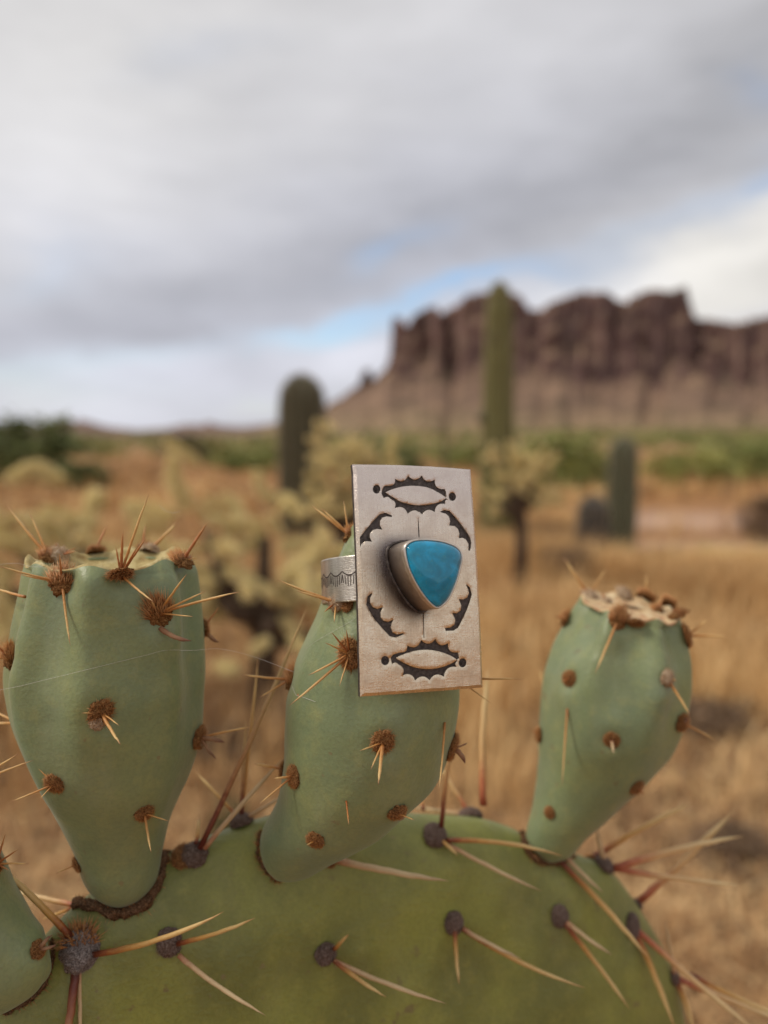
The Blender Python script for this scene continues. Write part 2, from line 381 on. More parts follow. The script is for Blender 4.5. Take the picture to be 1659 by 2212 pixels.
bush('bush', 165, 0, 14.5, 1.3, .5, 'dark', 'low dark green bush at the right foot of the big rounded one', 'bush', SHR, 1, 1.)
bush('shrub', 398, 0, 22.0, 1.6, 1.15, 'olive', 'grey green shrub standing right of the orange dirt mound', 'shrub', SHR, 1)
bush('shrub', 515, 0, 19.0, 1.7, .62, 'green', 'fresh green shrub left of the stout barrel-shaped saguaro', 'shrub', SHR)
bush('shrub', 570, 0, 24.0, 1.4, .75, 'green', 'small green shrub touching the left side of the stout saguaro', 'shrub', SHR, 1, 2.)
bush('shrub', 845, 0, 17.0, 1.8, 1.0, 'dark', 'dark green shrub showing above the silver ring plate', 'shrub', SHR, 0, 1.5)
bush('palo_verde', 1205, 0, 14.0, 2.3, 1.2, 'green', 'wide pale green tree between the tall and the short saguaro', 'tree', None, 1)
bush('palo_verde', 1500, 0, 15.0, 2.0, .85, 'lime', 'yellow green tree behind the pink sandy wash', 'tree', None, 0, .7)
bush('palo_verde', 1620, 0, 18.0, 2.4, 1.05, 'green', 'green tree at the right edge beyond the sandy wash', 'tree', None, 1, 1.7)
bush('shrub', 1590, 0, 6.2, .62, .17, 'green', 'low green weed clump in golden grass in front of the wash', 'shrub', SHR, 0, 2.2)
bush('shrub', 1648, 0, 8.0, .45, .55, 'dead', 'dark leafless shrub by the wash at the right edge', 'shrub', SHR, 1, .4)
bush('shrub', 1010, 0, 26.0, 2.6, .9, 'green', 'green shrub left of the tall saguaro at its far side', 'shrub', SHR, 1, .9)
# far scrub belt: one mass
q = random.Random(11); V, Fc, T = [], [], []
for i in range(2300):
    d = 34 * (520 / 34) ** q.random(); t = q.uniform(-.75, .78); x, y = t * d, d
    if t < -.1 and q.random() < .45: continue
    if noise.noise((x * .045, y * .02, 7)) < -.12: continue
    s = q.uniform(.35, .85) * (1 + d / 260); z0 = gz(x, y); tone = q.random()
    for k in range(26):
        o = Vector((x + q.gauss(0, .55) * s, y + q.gauss(0, .55) * s, z0 + abs(q.gauss(.5, .35)) * s))
        m = frame(Vector((q.gauss(0, 1), q.gauss(0, 1), q.gauss(0, 1))), Vector((0, .1, 1))); l = s * .22; b = len(V)
        V += [o - m.col[1] * l, o + m.col[0] * l * .7, o + m.col[1] * l, o - m.col[0] * l * .7]; Fc.append((b, b + 1, b + 2, b + 3)); T += [min(1, tone * .8 + q.random() * .2)] * 4
scr = m_leaf('scrub_leaf', (.12, .145, .045), (.35, .33, .125))
tag(obj('desert_scrub', mesh('desert_scrub', V, Fc, [scr], False, {'t': T})), kind='stuff')

def m_sag(a, b, ridge):
    def f(g):
        n = g.noise(g.geo(), 9, 4, .6); t = g.attr('t')
        col = g.mix(n, a, b); col = g.mix(g.m('MULTIPLY', g.ramp(t, [(.55, 0.), (1., 1.)]), .5), col, ridge)
        col = g.mix(g.ramp(g.noise(g.geo(), 3.3, 3, .5), [(.66, 0.), (.74, .6)]), col, (.10, .075, .045))
        return {'Base Color': col, 'Roughness': .65, 'Normal': g.bump(n, .01)}
    return f
M_SAG = {'olive': material('saguaro_skin_olive', m_sag((.125, .122, .034), (.190, .178, .050), (.30, .25, .12))),
         'grey': material('saguaro_skin_grey', m_sag((.105, .115, .062), (.150, .160, .085), (.27, .23, .15))),
         'dark': material('saguaro_skin_dark', m_sag((.062, .060, .030), (.105, .095, .050), (.20, .165, .10))),
         'brown': material('saguaro_skin_brown', m_sag((.048, .042, .038), (.085, .072, .062), (.14, .11, .095)))}
M_NEEDLE = material('saguaro_needle', lambda g: {'Base Color': (.27, .21, .13), 'Roughness': .8})
def saguaro(u, vb, dist, H, prof, kind, label, ribs=17, lean=0., knob=None):
    x, y = (u - CU) / F * dist, dist; z0 = gz(x, y) - .03
    o = empty('saguaro', (x, y, z0), label, 'cactus', 'saguaro cacti'); q = random.Random(int(u))
    V, Fc, T = [], [], []; NS = ribs * 8; rows = 60; NV, NF = [], []
    for i in range(rows + 1):
        s = i / rows; hh = H * (1 - max(0, 1 - s) ** 1.5); r = interp(prof, hh / H)
        dome = max(0., (hh - (H - prof[-1][1] * 1.25)) / (prof[-1][1] * 1.25)); r *= math.sqrt(max(0.0004, 1 - dome ** 2.4))
        r *= 1 + .03 * noise.noise((hh * 3, u, 0))
        for k in range(NS):
            a = 2 * math.pi * k / NS; c = .5 + .5 * math.cos(ribs * a); c = max(0, c) ** .7
            rr = r * (.78 + .22 * c); V.append(Vector((rr * math.cos(a) + lean * hh, rr * math.sin(a), hh))); T.append(c)
            if k % 8 == 0 and i > 2:
                for e in range(3):
                    p = Vector((rr * math.cos(a) + lean * hh, rr * math.sin(a), hh + q.uniform(-.02, .02)))
                    d = Vector((math.cos(a) + q.gauss(0, .6), math.sin(a) + q.gauss(0, .6), q.gauss(.3 * dome, .6))).normalized() * q.uniform(.02, .045)
                    w_ = d.orthogonal().normalized() * .0022; b = len(NV); NV += [p - w_, p + w_, p + d]; NF.append((b, b + 1, b + 2))
    for i in range(rows):
        for k in range(NS):
            k2 = (k + 1) % NS; Fc.append((i * NS + k, i * NS + k2, (i + 1) * NS + k2, (i + 1) * NS + k))
    Fc.append(tuple(rows * NS + k for k in range(NS)))
    obj('trunk', mesh('trunk', V, Fc, [M_SAG[kind]], attrs={'t': T}), o)
    tag(obj('spines', mesh('spines', NV, NF, [M_NEEDLE], False), o), kind='stuff')
    if knob:
        kv, kf = [], []; hk, rk = knob; bm = bmesh.new(); bmesh.ops.create_icosphere(bm, subdivisions=3, radius=rk)
        for vv in bm.verts: vv.co += vv.co.normalized() * rk * .3 * noise.noise(vv.co * 30)
        me = bpy.data.meshes.new('bud'); bm.to_mesh(me); bm.free(); me.materials.append(M_SAG['dark'])
        rr = interp(prof, hk / H); obj('bud', me, o, Matrix.Translation((-rr * .95, -.03, hk)))
    return o
saguaro(654, 0, 6.8, 1.68, [(0, .19), (.3, .222), (.62, .226), (.85, .210), (1, .180)], 'dark', 'stout barrel-shaped saguaro left of the silver ring', 19)
saguaro(1075, 0, 7.0, 2.54, [(0, .165), (.25, .178), (.45, .166), (.53, .150), (.7, .138), (.9, .122), (1, .080)], 'olive', 'tallest saguaro, a slim column rising in front of the mountain', 15, -.004, (1.30, .055))
saguaro(1345, 0, 7.4, 1.17, [(0, .145), (.4, .150), (.8, .142), (1, .12)], 'grey', 'short grey green saguaro near the sandy wash', 16)
saguaro(1284, 0, 6.7, .58, [(0, .14), (.4, .146), (.8, .135), (1, .11)], 'brown', 'small dark brown saguaro leaning against the short grey green one', 15)

# chollas
M_CHB = material('cholla_skin', lambda g: {'Base Color': g.ramp(g.noise(g.geo(), 40, 3), [(.3, (.52, .42, .17)), (.7, (.70, .58, .26))]), 'Roughness': .8})
M_CHS = material('cholla_spine', lambda g: {'Base Color': g.ramp(g.attr('t'), [(0, (.78, .63, .30)), (1, (.96, .86, .53))]), 'Roughness': .6})
M_CHD = material('cholla_bark', lambda g: {'Base Color': g.ramp(g.noise(g.geo(), 60, 4), [(.3, (.035, .020, .012)), (.7, (.12, .075, .045))]), 'Roughness': .95})
def joint_mesh(seed, nsp):
    q = random.Random(seed); V, Fc, MI, T = [], [], [], []; nr, ns = 14, 12
    for i in range(nr + 1):
        s = i / nr; r = .17 * math.sqrt(max(.002, 1 - (2 * s - 1) ** 4))
        for k in range(ns):
            a = 2 * math.pi * (k + (i % 2) * .5) / ns; rr = r * (1 + (.16 if (k + i) % 2 else -.1)); V.append(Vector((rr * math.cos(a), rr * math.sin(a), s))); T.append(0)
    for i in range(nr):
        for k in range(ns):
            k2 = (k + 1) % ns; Fc.append((i * ns + k, i * ns + k2, (i + 1) * ns + k2, (i + 1) * ns + k)); MI.append(0)
    for j in range(nsp):
        s = q.uniform(.03, 1.0); a = q.uniform(0, 6.283); r = .17 * math.sqrt(max(.05, 1 - (2 * s - 1) ** 4))
        p = Vector((r * math.cos(a), r * math.sin(a), s)); d = Vector((math.cos(a) + q.gauss(0, .45), math.sin(a) + q.gauss(0, .45), (s - .5) * 1.1 + q.gauss(0, .45))).normalized() * q.uniform(.10, .22)
        w_ = d.cross(Vector((q.gauss(0, 1), q.gauss(0, 1), q.gauss(0, 1)))).normalized() * .017; b = len(V)
        V += [p - w_, p + w_, p + d]; Fc.append((b, b + 1, b + 2)); MI.append(1); tt = q.random(); T += [tt] * 3
    return mesh('joint', V, Fc, [M_CHB, M_CHS], True, {'t': T}, MI)
QJ = 1.5
JOINT = [joint_mesh(s, 620) for s in (1, 2, 3)]
def cholla(x, y, trunk_h, specs, label, seed, jl, trunk_r=.05):
    """specs: list of (dx, dy, dz, spread, count) crown clumps relative to the foot"""
    q = random.Random(seed); z0 = gz(x, y); o = empty('cholla', (x, y, z0), label, 'cactus', 'cholla cacti')
    V, Fc = [], []
    tube([Vector((0, 0, -.05)), Vector((.01, 0, trunk_h * .5)), Vector((0, .01, trunk_h))], [trunk_r * 1.2, trunk_r, trunk_r * .8], 9, True, V, Fc)
    for (dx, dy, dz, sp, n) in specs:
        tip = Vector((dx, dy, dz)); base = Vector((0, 0, trunk_h * q.uniform(.6, 1)))
        tube([base, (base + tip) / 2 + Vector((dx * .15, dy * .15, -.02)), tip], [trunk_r * .8, trunk_r * .65, trunk_r * .5], 8, True, V, Fc)
        for k in range(int(n * QJ)):
            d = Vector((q.gauss(0, 1) + dx / max(sp, .05) * .5, q.gauss(0, 1) * .9, q.gauss(.5, .6))).normalized()
            p = tip + Vector((q.gauss(0, .7), q.gauss(0, .7), q.gauss(0, .6))) * sp
            L = jl * q.uniform(.6, 1.1)
            for c in range(q.choice((1, 2, 2))):
                m = frame(d, Vector((0, 0, 1))).to_4x4(); m.translation = p
                obj('joint', q.choice(JOINT), o, m @ Matrix.Scale(L, 4))
                p = p + d * L * .95; d = (d + Vector((q.gauss(0, .4), q.gauss(0, .4), q.gauss(.1, .4)))).normalized(); L *= .85
    obj('trunk', mesh('trunk', V, Fc, [M_CHD]), o); return o
gA = (-.62, 2.75)
cholla((250 - CU) / F * 2.9, 2.9, .55, [(-.42, 0, .68, .15, 9), (-.20, .1, .73, .13, 9), (.02, 0, .60, .13, 7), (-.30, -.1, .44, .13, 7), (-.6, .1, .54, .14, 7), (.14, 0, .44, .1, 5)],
       'broad pale yellow cholla at the far left behind the plump fruit', 4, .12)
cholla((560 - CU) / F * 2.8, 2.8, .50, [(-.20, 0, .74, .11, 9), (.0, .1, .70, .12, 9), (.17, 0, .58, .12, 9), (-.12, -.1, .48, .12, 7), (.07, -.1, .40, .11, 7), (-.27, 0, .52, .1, 6), (.22, -.1, .36, .1, 5)],
       'pale yellow cholla with many upright joints between the left fruit and the ring', 8, .12)
cholla((735 - CU) / F * 4.6, 4.6, .62, [(-.02, 0, .86, .15, 12), (.14, .05, .92, .14, 10), (-.10, 0, .70, .13, 9), (.20, 0, .75, .12, 7), (.0, -.05, 1.0, .1, 6)],
       'tan cholla with a dark trunk just right of the stout saguaro', 12, .11)
cholla((1126 - CU) / F * 5.0, 5.0, .66, [(-.08, 0, .80, .10, 9), (.08, 0, .84, .10, 10), (0, .05, .88, .09, 8), (.12, 0, .68, .08, 5), (-.13, 0, .62, .07, 4)],
       'small tree-like cholla on a thin dark trunk right of the ring', 21, .10, .045)
DS = 'dead twiggy shrubs in the dry grass'
bush('dead_shrub', 1235, 0, 5.6, .5, .28, 'dead', 'low dead shrub in dry grass right of the thin-trunked cholla', 'shrub', DS, 0, .3)
bush('dead_shrub', 1430, 0, 5.9, .45, .20, 'dead', 'small dead shrub in golden grass left of the green weed clump', 'shrub', DS, 1, 1.3)
bush('dead_shrub', 1560, 0, 2.6, .34, .16, 'dead', 'dead twiggy shrub on bare ground right of the right fruit', 'shrub', DS, 0, 2.3)
bush('dead_shrub', 1640, 0, 1.75, .26, .12, 'dead', 'dark dead twigs at the lower right edge behind the crossing spines', 'shrub', DS, 1, 2.9)
bush('dead_shrub', 1080, 0, 3.3, .4, .18, 'dead', 'dead twiggy shrub between the ring and the right fruit', 'shrub', DS, 1, .9)
bush('dead_shrub', 500, 0, 2.4, .3, .13, 'dead', 'dead twiggy shrub seen between the left and middle fruits', 'shrub', DS, 0, 1.9)
bush('weed', 470, 0, 1.5, .12, .34, 'olive', 'narrow green weed standing behind the right side of the plump left fruit', 'weed', None, 1, 1.1)
st = empty('dry_stalk', ((957 - CU) / F * 12, 12, 0), 'thin dry brown stalk standing beyond the top of the ring plate', 'stalk')
V, Fc = tube([Vector((0, 0, 0)), Vector((.03, 0, .6)), Vector((.01, 0, 1.15)), Vector((.04, 0, 1.5))], [.035, .028, .02, .01], 6)
obj('stem', mesh('stem', V, Fc, [M_BARK]), st)
V, Fc = [], []
for i in range(14):
    z = rnd.uniform(.6, 1.45); a = rnd.uniform(0, 6.28); l = rnd.uniform(.08, .2); tube([Vector((.02, 0, z)), Vector((.02 + math.cos(a) * l, math.sin(a) * l, z + .1))], [.012, .004], 4, True, V, Fc)
obj('twig', mesh('twig', V, Fc, [M_BARK]), st)

# dry grass and straw litter
def grass(name, n, region, hmin, hmax, wid, mat, flat, seed):
    q = random.Random(seed); V, Fc, T = [], [], []
    cnt = 0
    while cnt < n:
        x, y, dens = region(q)
        if q.random() > dens: continue
        z = gz(x, y); tone = q.random(); k = q.randint(5, 11)
        for b_ in range(k):
            cnt += 1
            h = q.uniform(hmin, hmax); a = q.uniform(0, 6.28); ln = h * q.uniform(.1, .7) if not flat else h * q.uniform(.7, 1.3)
            hz = h if not flat else h * q.uniform(.02, .35)
            p = Vector((x + q.gauss(0, .05), y + q.gauss(0, .05), z - .005 + (q.uniform(0, .05) if flat else 0))); d = Vector((math.cos(a), math.sin(a), 0))
            sd_ = Vector((-d.y, d.x, 0)) * wid * q.uniform(.6, 1.3)
            m1 = p + d * ln * .4 + Vector((0, 0, hz * .65)); m2 = p + d * ln + Vector((0, 0, hz)); b = len(V)
            V += [p - sd_, p + sd_, m1 + sd_ * .8, m1 - sd_ * .8, m2]; Fc += [(b, b + 1, b + 2, b + 3), (b + 3, b + 2, b + 4)]
            T += [min(1, max(0, tone * .75 + q.random() * .3 + (0 if flat else .9 * noise.noise((x * 1.1, y * .8, 6))) + 1.2 * noise.noise((x * 11, y * 11, 1)) * (flat or hmax < .2)))] * 5
    return tag(obj(name, mesh(name, V, Fc, [mat], False, {'t': T})), kind='stuff')
M_STRAW = material('straw', lambda g: {'Base Color': g.ramp(g.attr('t'), [(0, (.28, .165, .078)), (.5, (.64, .385, .155)), (1, (.86, .60, .28))]), 'Roughness': .7})
M_LIT = material('straw_litter', lambda g: {'Base Color': g.ramp(g.attr('t'), [(0, (.075, .038, .018)), (.3, (.30, .15, .063)), (.6, (.58, .325, .135)), (1, (.84, .59, .30))]), 'Roughness': .85})
def reg_gold(q):
    d = 1.9 + 6.3 * q.random() ** .75; t = q.uniform(-.62, .62); x, y = t * d, d
    den = .06 + .94 * max(0, min(1, noise.noise((x * .9, y * .7, 2)) * 3.2 + .30))
    den *= min(1, .18 + max(0, d - 1.9) / 3.2)
    if t > .03: den *= 1.0
    else: den *= .25 if d > 5 else .5
    if wash(x, y) > .25: den *= .03
    if t > .25 and d > 5.9: den *= .10
    return x, y, den
def reg_near(q):
    d = 1.1 * (4.4 / 1.1) ** q.random(); t = q.uniform(-.62, .62); x, y = t * d, d
    return x, y, .2 + .8 * max(0, min(1, noise.noise((x * 2.2, y * 2.2, 8)) * 1.8 + .45))
def reg_far(q):
    d = 8 * (30 / 8) ** q.random(); t = q.uniform(-.62, .62); x, y = t * d, d
    return x, y, (.5 if noise.noise((x * .3, y * .3, 4)) > 0 else .08) * (1 if wash(x, y) < .2 else .02) * (.1 if (t > .25 and d < 11.5) else 1)
grass('dry_grass', 50000, reg_gold, .10, .34, .0028, M_STRAW, False, 3)
grass('straw_litter', 60000, reg_near, .04, .15, .0024, M_LIT, True, 5)
grass('near_grass', 26000, reg_near, .03, .11, .0020, M_LIT, False, 9)
grass('distant_grass', 16000, reg_far, .15, .4, .008, M_STRAW, False, 6)
# small stones lying in the litter
V, Fc = [], []
for i in range(420):
    d = 1.2 * (4.5 / 1.2) ** rnd.random(); x = rnd.uniform(-.6, .6) * d; s = rnd.uniform(.006, .030); b = len(V)
    m = Matrix.Rotation(rnd.uniform(0, 6), 3, 'Z') @ Matrix.Diagonal((rnd.uniform(.7, 1.3), rnd.uniform(.7, 1.3), rnd.uniform(.4, .8)))
    for (px, py, pz) in ((1, 0, 0), (-1, 0, 0), (0, 1, 0), (0, -1, 0), (0, 0, 1), (0, 0, -.6), (.6, .6, .5), (-.6, .6, .4)): V.append(m @ Vector((px, py, pz)) * s + Vector((x, d, gz(x, d) + s * .2)))
    Fc += [(b, b + 6, b + 4), (b + 6, b + 2, b + 4), (b + 2, b + 7, b + 4), (b + 7, b + 1, b + 4), (b + 1, b + 3, b + 4), (b + 3, b, b + 4), (b, b + 2, b + 6), (b + 2, b + 1, b + 7), (b, b + 3, b + 5), (b + 3, b + 1, b + 5)]
M_STONE = material('pale_stone', lambda g: {'Base Color': g.ramp(g.noise(g.geo(), 25, 3), [(.3, (.16, .10, .07)), (.7, (.36, .27, .20))]), 'Roughness': .9})
tag(obj('gravel', mesh('gravel', V, Fc, [M_STONE], False)), kind='stuff')
#%%PART2

# ------------------------------------------------------------------ the prickly pear in the foreground
cactus = empty('prickly_pear_cactus', P(800, 2600, .19), 'prickly pear cactus with green fruits standing along the rim of its big pad', 'cactus')
ROOT = Matrix.Translation(-cactus.location)
def local(pts, piv): return [p - piv for p in pts]

def loft(rows, nseg, nrow, ratio, crown, tub, flip=1):
    """rows: silhouettes (uL, vL, uR, vR, depth) from foot to top. Returns verts, faces, material index."""
    Ls = [P(a, b, d) for a, b, c, e, d in rows]; Rs = [P(c, e, d) for a, b, c, e, d in rows]; n = len(rows) - 1
    V, Fc, MI = [], [], []
    def ring(c, H, D, k=1.0, up=Vector((0, 0, 0)), sc=None):
        for i in range(nseg):
            a = 2 * math.pi * i / nseg; p = c + (H * math.cos(a) + D * math.sin(a)) * k + up
            if sc: p = p + sc(a)
            V.append(p)
    fr = []
    for j in range(nrow + 1):
        t = n * j / nrow; L, R = crom(Ls, t), crom(Rs, t); fr.append(((L + R) / 2, (R - L) / 2))
    fr2 = []
    for j, (c, H) in enumerate(fr):
        T = (fr[min(j + 1, nrow)][0] - fr[max(j - 1, 0)][0]).normalized(); D = T.cross(H); D = D.normalized() * H.length * ratio
        if D.dot(FWD) > 0: D = -D
        fr2.append((c, H, D, T)); ring(c, H, D)
    nr = nrow + 1
    c, H, D, T = fr2[-1]; hw = H.length
    def scal(amp, ph):
        return lambda a: T * (amp * sum(math.exp(-(((a - b + math.pi) % (2 * math.pi) - math.pi) / .19) ** 2) for b in ph) + .0005 * noise.noise((math.cos(a) * 3, math.sin(a) * 3, c.x * 300)))
    for (k, upm, am) in crown['rings']:
        ring(c, H, D, k, T * upm, scal(am, crown['ph'])); nr += 1
    for j in range(nr - 1):
        for i in range(nseg):
            i2 = (i + 1) % nseg; f = (j * nseg + i, j * nseg + i2, (j + 1) * nseg + i2, (j + 1) * nseg + i)
            Fc.append(f if D.cross(H).dot(T) < 0 else f[::-1]); MI.append(1 if j >= nrow + crown['scar'] else 0)
    Fc.append(tuple((nr - 1) * nseg + i for i in range(nseg))); MI.append(1)
    Fc.append(tuple(range(nseg))); MI.append(0)
    # soft tubercles below the areoles, ridges running down from the rim, slow unevenness
    bv = BVHTree.FromPolygons(V, Fc)
    cen = [f[0] for f in fr2]
    pts = []
    for (u, v, rr, h, el) in tub:
        hit = bv.ray_cast(CAM, pix_dir(u, v))
        if hit[0] is not None: pts.append((hit[0], hit[1] if hit[1].dot(FWD) < 0 else -hit[1], rr, h, el))
    for k, p in enumerate(V[:(nrow + 1) * nseg]):
        j = k // nseg; c, H, D, T = fr2[j]; o = (p - c).normalized()
        d = .00045 * noise.noise(p * 55) + .00018 * noise.noise(p * 160)
        edge = min(1, j / 6)
        ang = 2 * math.pi * (k % nseg) / nseg; down = (nrow - j) / nrow
        d += crown['rib'] * math.exp(-(down / .42) ** 2) * (sum(math.exp(-(((ang - b + math.pi) % (2 * math.pi) - math.pi) / .21) ** 2) for b in crown['ph']) - .85)
        for (q_, n_, rr, h, el) in pts:
            e = p - q_; along = e.dot(T); side = (e - T * along).length
            d += h * math.exp(-(side / rr) ** 2 - (along / (rr * el)) ** 2) - .85 * h * math.exp(-(side / (rr * .50)) ** 2 - (along / (rr * .55)) ** 2)
        V[k] = p + o * d * edge
    return V, Fc, MI, cen

def areole_mesh(name, felt, fuzz, nb, lmin, lmax, wr, seed, bias=.5, squat=.75, topfuzz=None, low=-9, lump=1.0):
    """felt dome of radius 1 (z out of the skin, y up along it) set with short bristles"""
    q = random.Random(seed); bm = bmesh.new(); bmesh.ops.create_icosphere(bm, subdivisions=4, radius=1.0)
    for v in bm.verts:
        d = v.co.normalized(); k = 1 + lump * (.30 * noise.noise(d * 2.0 + Vector((seed, 0, 0))) + .20 * noise.noise(d * 5 + Vector((0, seed, 0)))) + .14 * noise.noise(d * 13)
        v.co = Vector((d.x * k, d.y * k, max(-.25, d.z * squat * k)))
    bmesh.ops.delete(bm, geom=[v for v in bm.verts if v.co.z < -.2], context='VERTS'); bm.verts.index_update()
    V = [v.co.copy() for v in bm.verts]; Fc = [tuple(v.index for v in f.verts) for f in bm.faces]; bm.free()
    MI = [0] * len(Fc); T = [0.0] * len(V)
    def bristles(n, mi, l0, l1, w_, sel):
        c = 0
        while c < n:
            d = Vector((q.gauss(0, 1), q.gauss(0, 1), abs(q.gauss(0, .9)))).normalized()
            if not sel(d): continue
            c += 1; p = Vector((d.x, d.y, d.z * squat)) * .95
            e = (d + Vector((q.gauss(0, .28), q.gauss(0, .28) + bias, q.gauss(.25, .25)))).normalized(); L = q.uniform(l0, l1)
            s = e.orthogonal().normalized(); s2 = e.cross(s); b = len(V)
            V.extend([p + s * w_, p - s * .5 * w_ + s2 * w_ * .87, p - s * .5 * w_ - s2 * w_ * .87, p + e * L]); T.extend([0, 0, 0, 1])
            Fc.extend([(b, b + 1, b + 3), (b + 1, b + 2, b + 3), (b + 2, b, b + 3)]); MI.extend([mi] * 3)
    bristles(nb, 1, lmin, lmax, wr, lambda d: d.y > low)
    mats = [felt, fuzz]
    if topfuzz: mats.append(topfuzz); bristles(topfuzz_n, 2, .45, .95, .035, lambda d: d.y > .15)
    return mesh(name, V, Fc, mats, True, {'t': T}, MI)
topfuzz_n = 190
AR = {'tuft': [areole_mesh('areole', M_FELT, M_GLO, 480, .12, .62, .028, s, .1, .42) for s in (1, 2, 3)],
      'brush': [areole_mesh('areole', M_FELT, M_GLO, 300, .30, 1.25, .036, s, 1.3, .5, None, -.25) for s in (4, 5)],
      'low': [areole_mesh('areole', M_FELT, M_GLO, 560, .14, .5, .026, s, .1, .36) for s in (6, 7)],
      'cream': [areole_mesh('areole', M_CREAM, M_GLOC, 220, .15, .55, .034, s, .5) for s in (8, 9)],
      'grey': [areole_mesh('areole', M_DARKWOOL, M_GLOG, 800, .06, .24, .014, s, 0, .75, None, -9, .35) for s in (10, 11)],
      'wool': [areole_mesh('areole', M_GREY, M_GLOG, 1100, .06, .24, .014, 12, 0, .8, M_GLO, -9, .6)]}

def spine_mesh(p0, p1, r, bend, kind, blunt=False):
    n = 12; d = p1 - p0; L = d.length
    side = d.cross(FWD)
    side = side.normalized() if side.length > 1e-6 else RIGHT
    ctrl = (p0 + p1) / 2 + side * bend
    pts, rr = [], []
    for i in range(n + 1):
        t = i / n; p = p0 * (1 - t) ** 2 + ctrl * 2 * t * (1 - t) + p1 * t * t
        k = (1 - .35 * t) * (1.0 if t < .72 else max(.05, (1 - (t - .72) / .28) ** .75))
        if blunt: k = 1 - .3 * t
        pts.append(p + Vector((rnd.uniform(-1, 1), rnd.uniform(-1, 1), rnd.uniform(-1, 1))) * r * .10); rr.append(r * k * (1 + .06 * rnd.uniform(-1, 1)))
    T = []; V, Fc = tube(pts, rr, 8, True, None, None, T)
    return V, Fc, T

class Body:                                   # a fruit or the pad, with the areoles and spines that sit on it
    def __init__(s, name, V, Fc, MI, mats, piv, cen, label=None):
        s.piv = piv; s.cen = cen
        s.o = obj(name, mesh(name, local(V, piv), Fc, mats, True, None, MI), cactus); s.o.location = piv - cactus.location
        if label: s.o['label'] = label
        s.bv = BVHTree.FromPolygons(V, Fc)
    def find(s, u, v, back=False):
        cu = [((p - CAM).dot(RIGHT) / (p - CAM).dot(FWD) * F + CU, CV - (p - CAM).dot(UP) / (p - CAM).dot(FWD) * F) for p in s.cen]
        c = min(cu, key=lambda q: (q[0] - u) ** 2 + (q[1] - v) ** 2)
        for k in range(120):
            t = k / 120; h = s.bv.ray_cast(CAM, pix_dir(u + (c[0] - u) * t, v + (c[1] - v) * t))
            if h[0] is not None: break
        p, n = h[0], h[1]
        if n.dot(p - CAM) > 0: n = -n
        if back:
            d = (p - CAM).normalized(); h2 = s.bv.ray_cast(p + d * 1e-4, d)
            if h2[0] is not None:
                p, n = h2[0], h2[1]
                if n.dot(d) < 0: n = -n
        return p, n
    def areole(s, u, v, size, kind, spines=(), back=False, stretch=1.0, dz0=0.0):
        p, n = s.find(u, v, back); dep = (p - CAM).dot(FWD); r = size * (.86 if kind == 'grey' else .92) / 2 / F * dep
        if kind:
            m = (frame(n, UP) @ Matrix.Rotation(rnd.uniform(-.35, .35), 3, 'Z')).to_4x4(); m.translation = p - s.piv + n * r * .12
            obj('areole', rnd.choice(AR[kind]), s.o, m @ Matrix.Diagonal((r, r * stretch, r, 1)))
        for sp in spines:
            u1, v1, kd, wd, bd, dz = (list(sp) + [0, 0, 0, 0])[:6] if len(sp) < 6 else sp[:6]
            d1 = dep + dz * .001; e = P(u1, v1, d1); st_ = p + n * r * .25 + (e - p).normalized() * r * .25
            if len(sp) >= 8: st_ = P(sp[6], sp[7], dep - .0015)
            V, Fc, T = spine_mesh(local([st_], s.piv)[0], local([e], s.piv)[0], wd * 1.2 / 2 / F * dep, bd / F * dep, kd)
            obj('dried_scale' if kd == 'scale' else 'spine', mesh('spine', V, Fc, [M_SP[kd]], True, {'t': T}), s.o)

# --- the pad
def plane3(a, b, c): n = (b - a).cross(c - a).normalized(); return a, n
pa, pn = plane3(P(265, 1900, .170), P(1190, 1900, .208), P(265, 2250, .1665))
if pn.dot(FWD) > 0: pn = -pn
def on_plane(u, v, off=0.): d = pix_dir(u, v); a = pa + pn * off; return CAM + d * ((a - CAM).dot(pn) / d.dot(pn))
OUT = [(-210, 2420), (-120, 2250), (-20, 2140), (70, 2050), (150, 1968), (235, 1905), (330, 1858), (430, 1815), (520, 1782), (600, 1760), (700, 1752), (810, 1754), (900, 1758), (970, 1762), (1040, 1768), (1100, 1786), (1150, 1812),
       (1200, 1832), (1250, 1846), (1308, 1872), (1350, 1920), (1392, 1982), (1430, 2050), (1456, 2115), (1472, 2200), (1476, 2320), (1446, 2540), (1350, 2780), (1150, 2990), (850, 3090), (500, 3040), (150, 2880), (-90, 2650)]
op = [on_plane(u, v) for u, v in OUT]; nO = len(op); M = 300; ol = []
ring4 = [op[-1]] + op + op[:3]
for i in range(M):
    t = i / M * nO; k = int(t); f = t - k; a, b, c, d = (op[(k - 1) % nO], op[k], op[(k + 1) % nO], op[(k + 2) % nO])
    ol.append(.5 * ((2 * b) + (c - a) * f + (2 * a - 5 * b + 4 * c - d) * f * f + (3 * b - a - 3 * c + d) * f ** 3))
pc = on_plane(690, 2420)
SS = [1, .998, .993, .985, .972, .955, .935, .91, .88, .85, .81, .77, .72, .67, .62, .56, .50, .43, .36, .28, .2, .1]
V, Fc = [], []
TH = .0105
def padz(s_): return TH * math.sqrt(max(0, 1 - s_ ** 7)) 
for side in (1, -1):
    for s_ in SS:
        for p in ol:
            x = pc + (p - pc) * s_
            V.append(x + pn * side * (padz(s_) + (.0018 * noise.noise(x * 38) + .0006 * noise.noise(x * 90)) * min(1, (1 - s_) * 9)))
nS = len(SS)
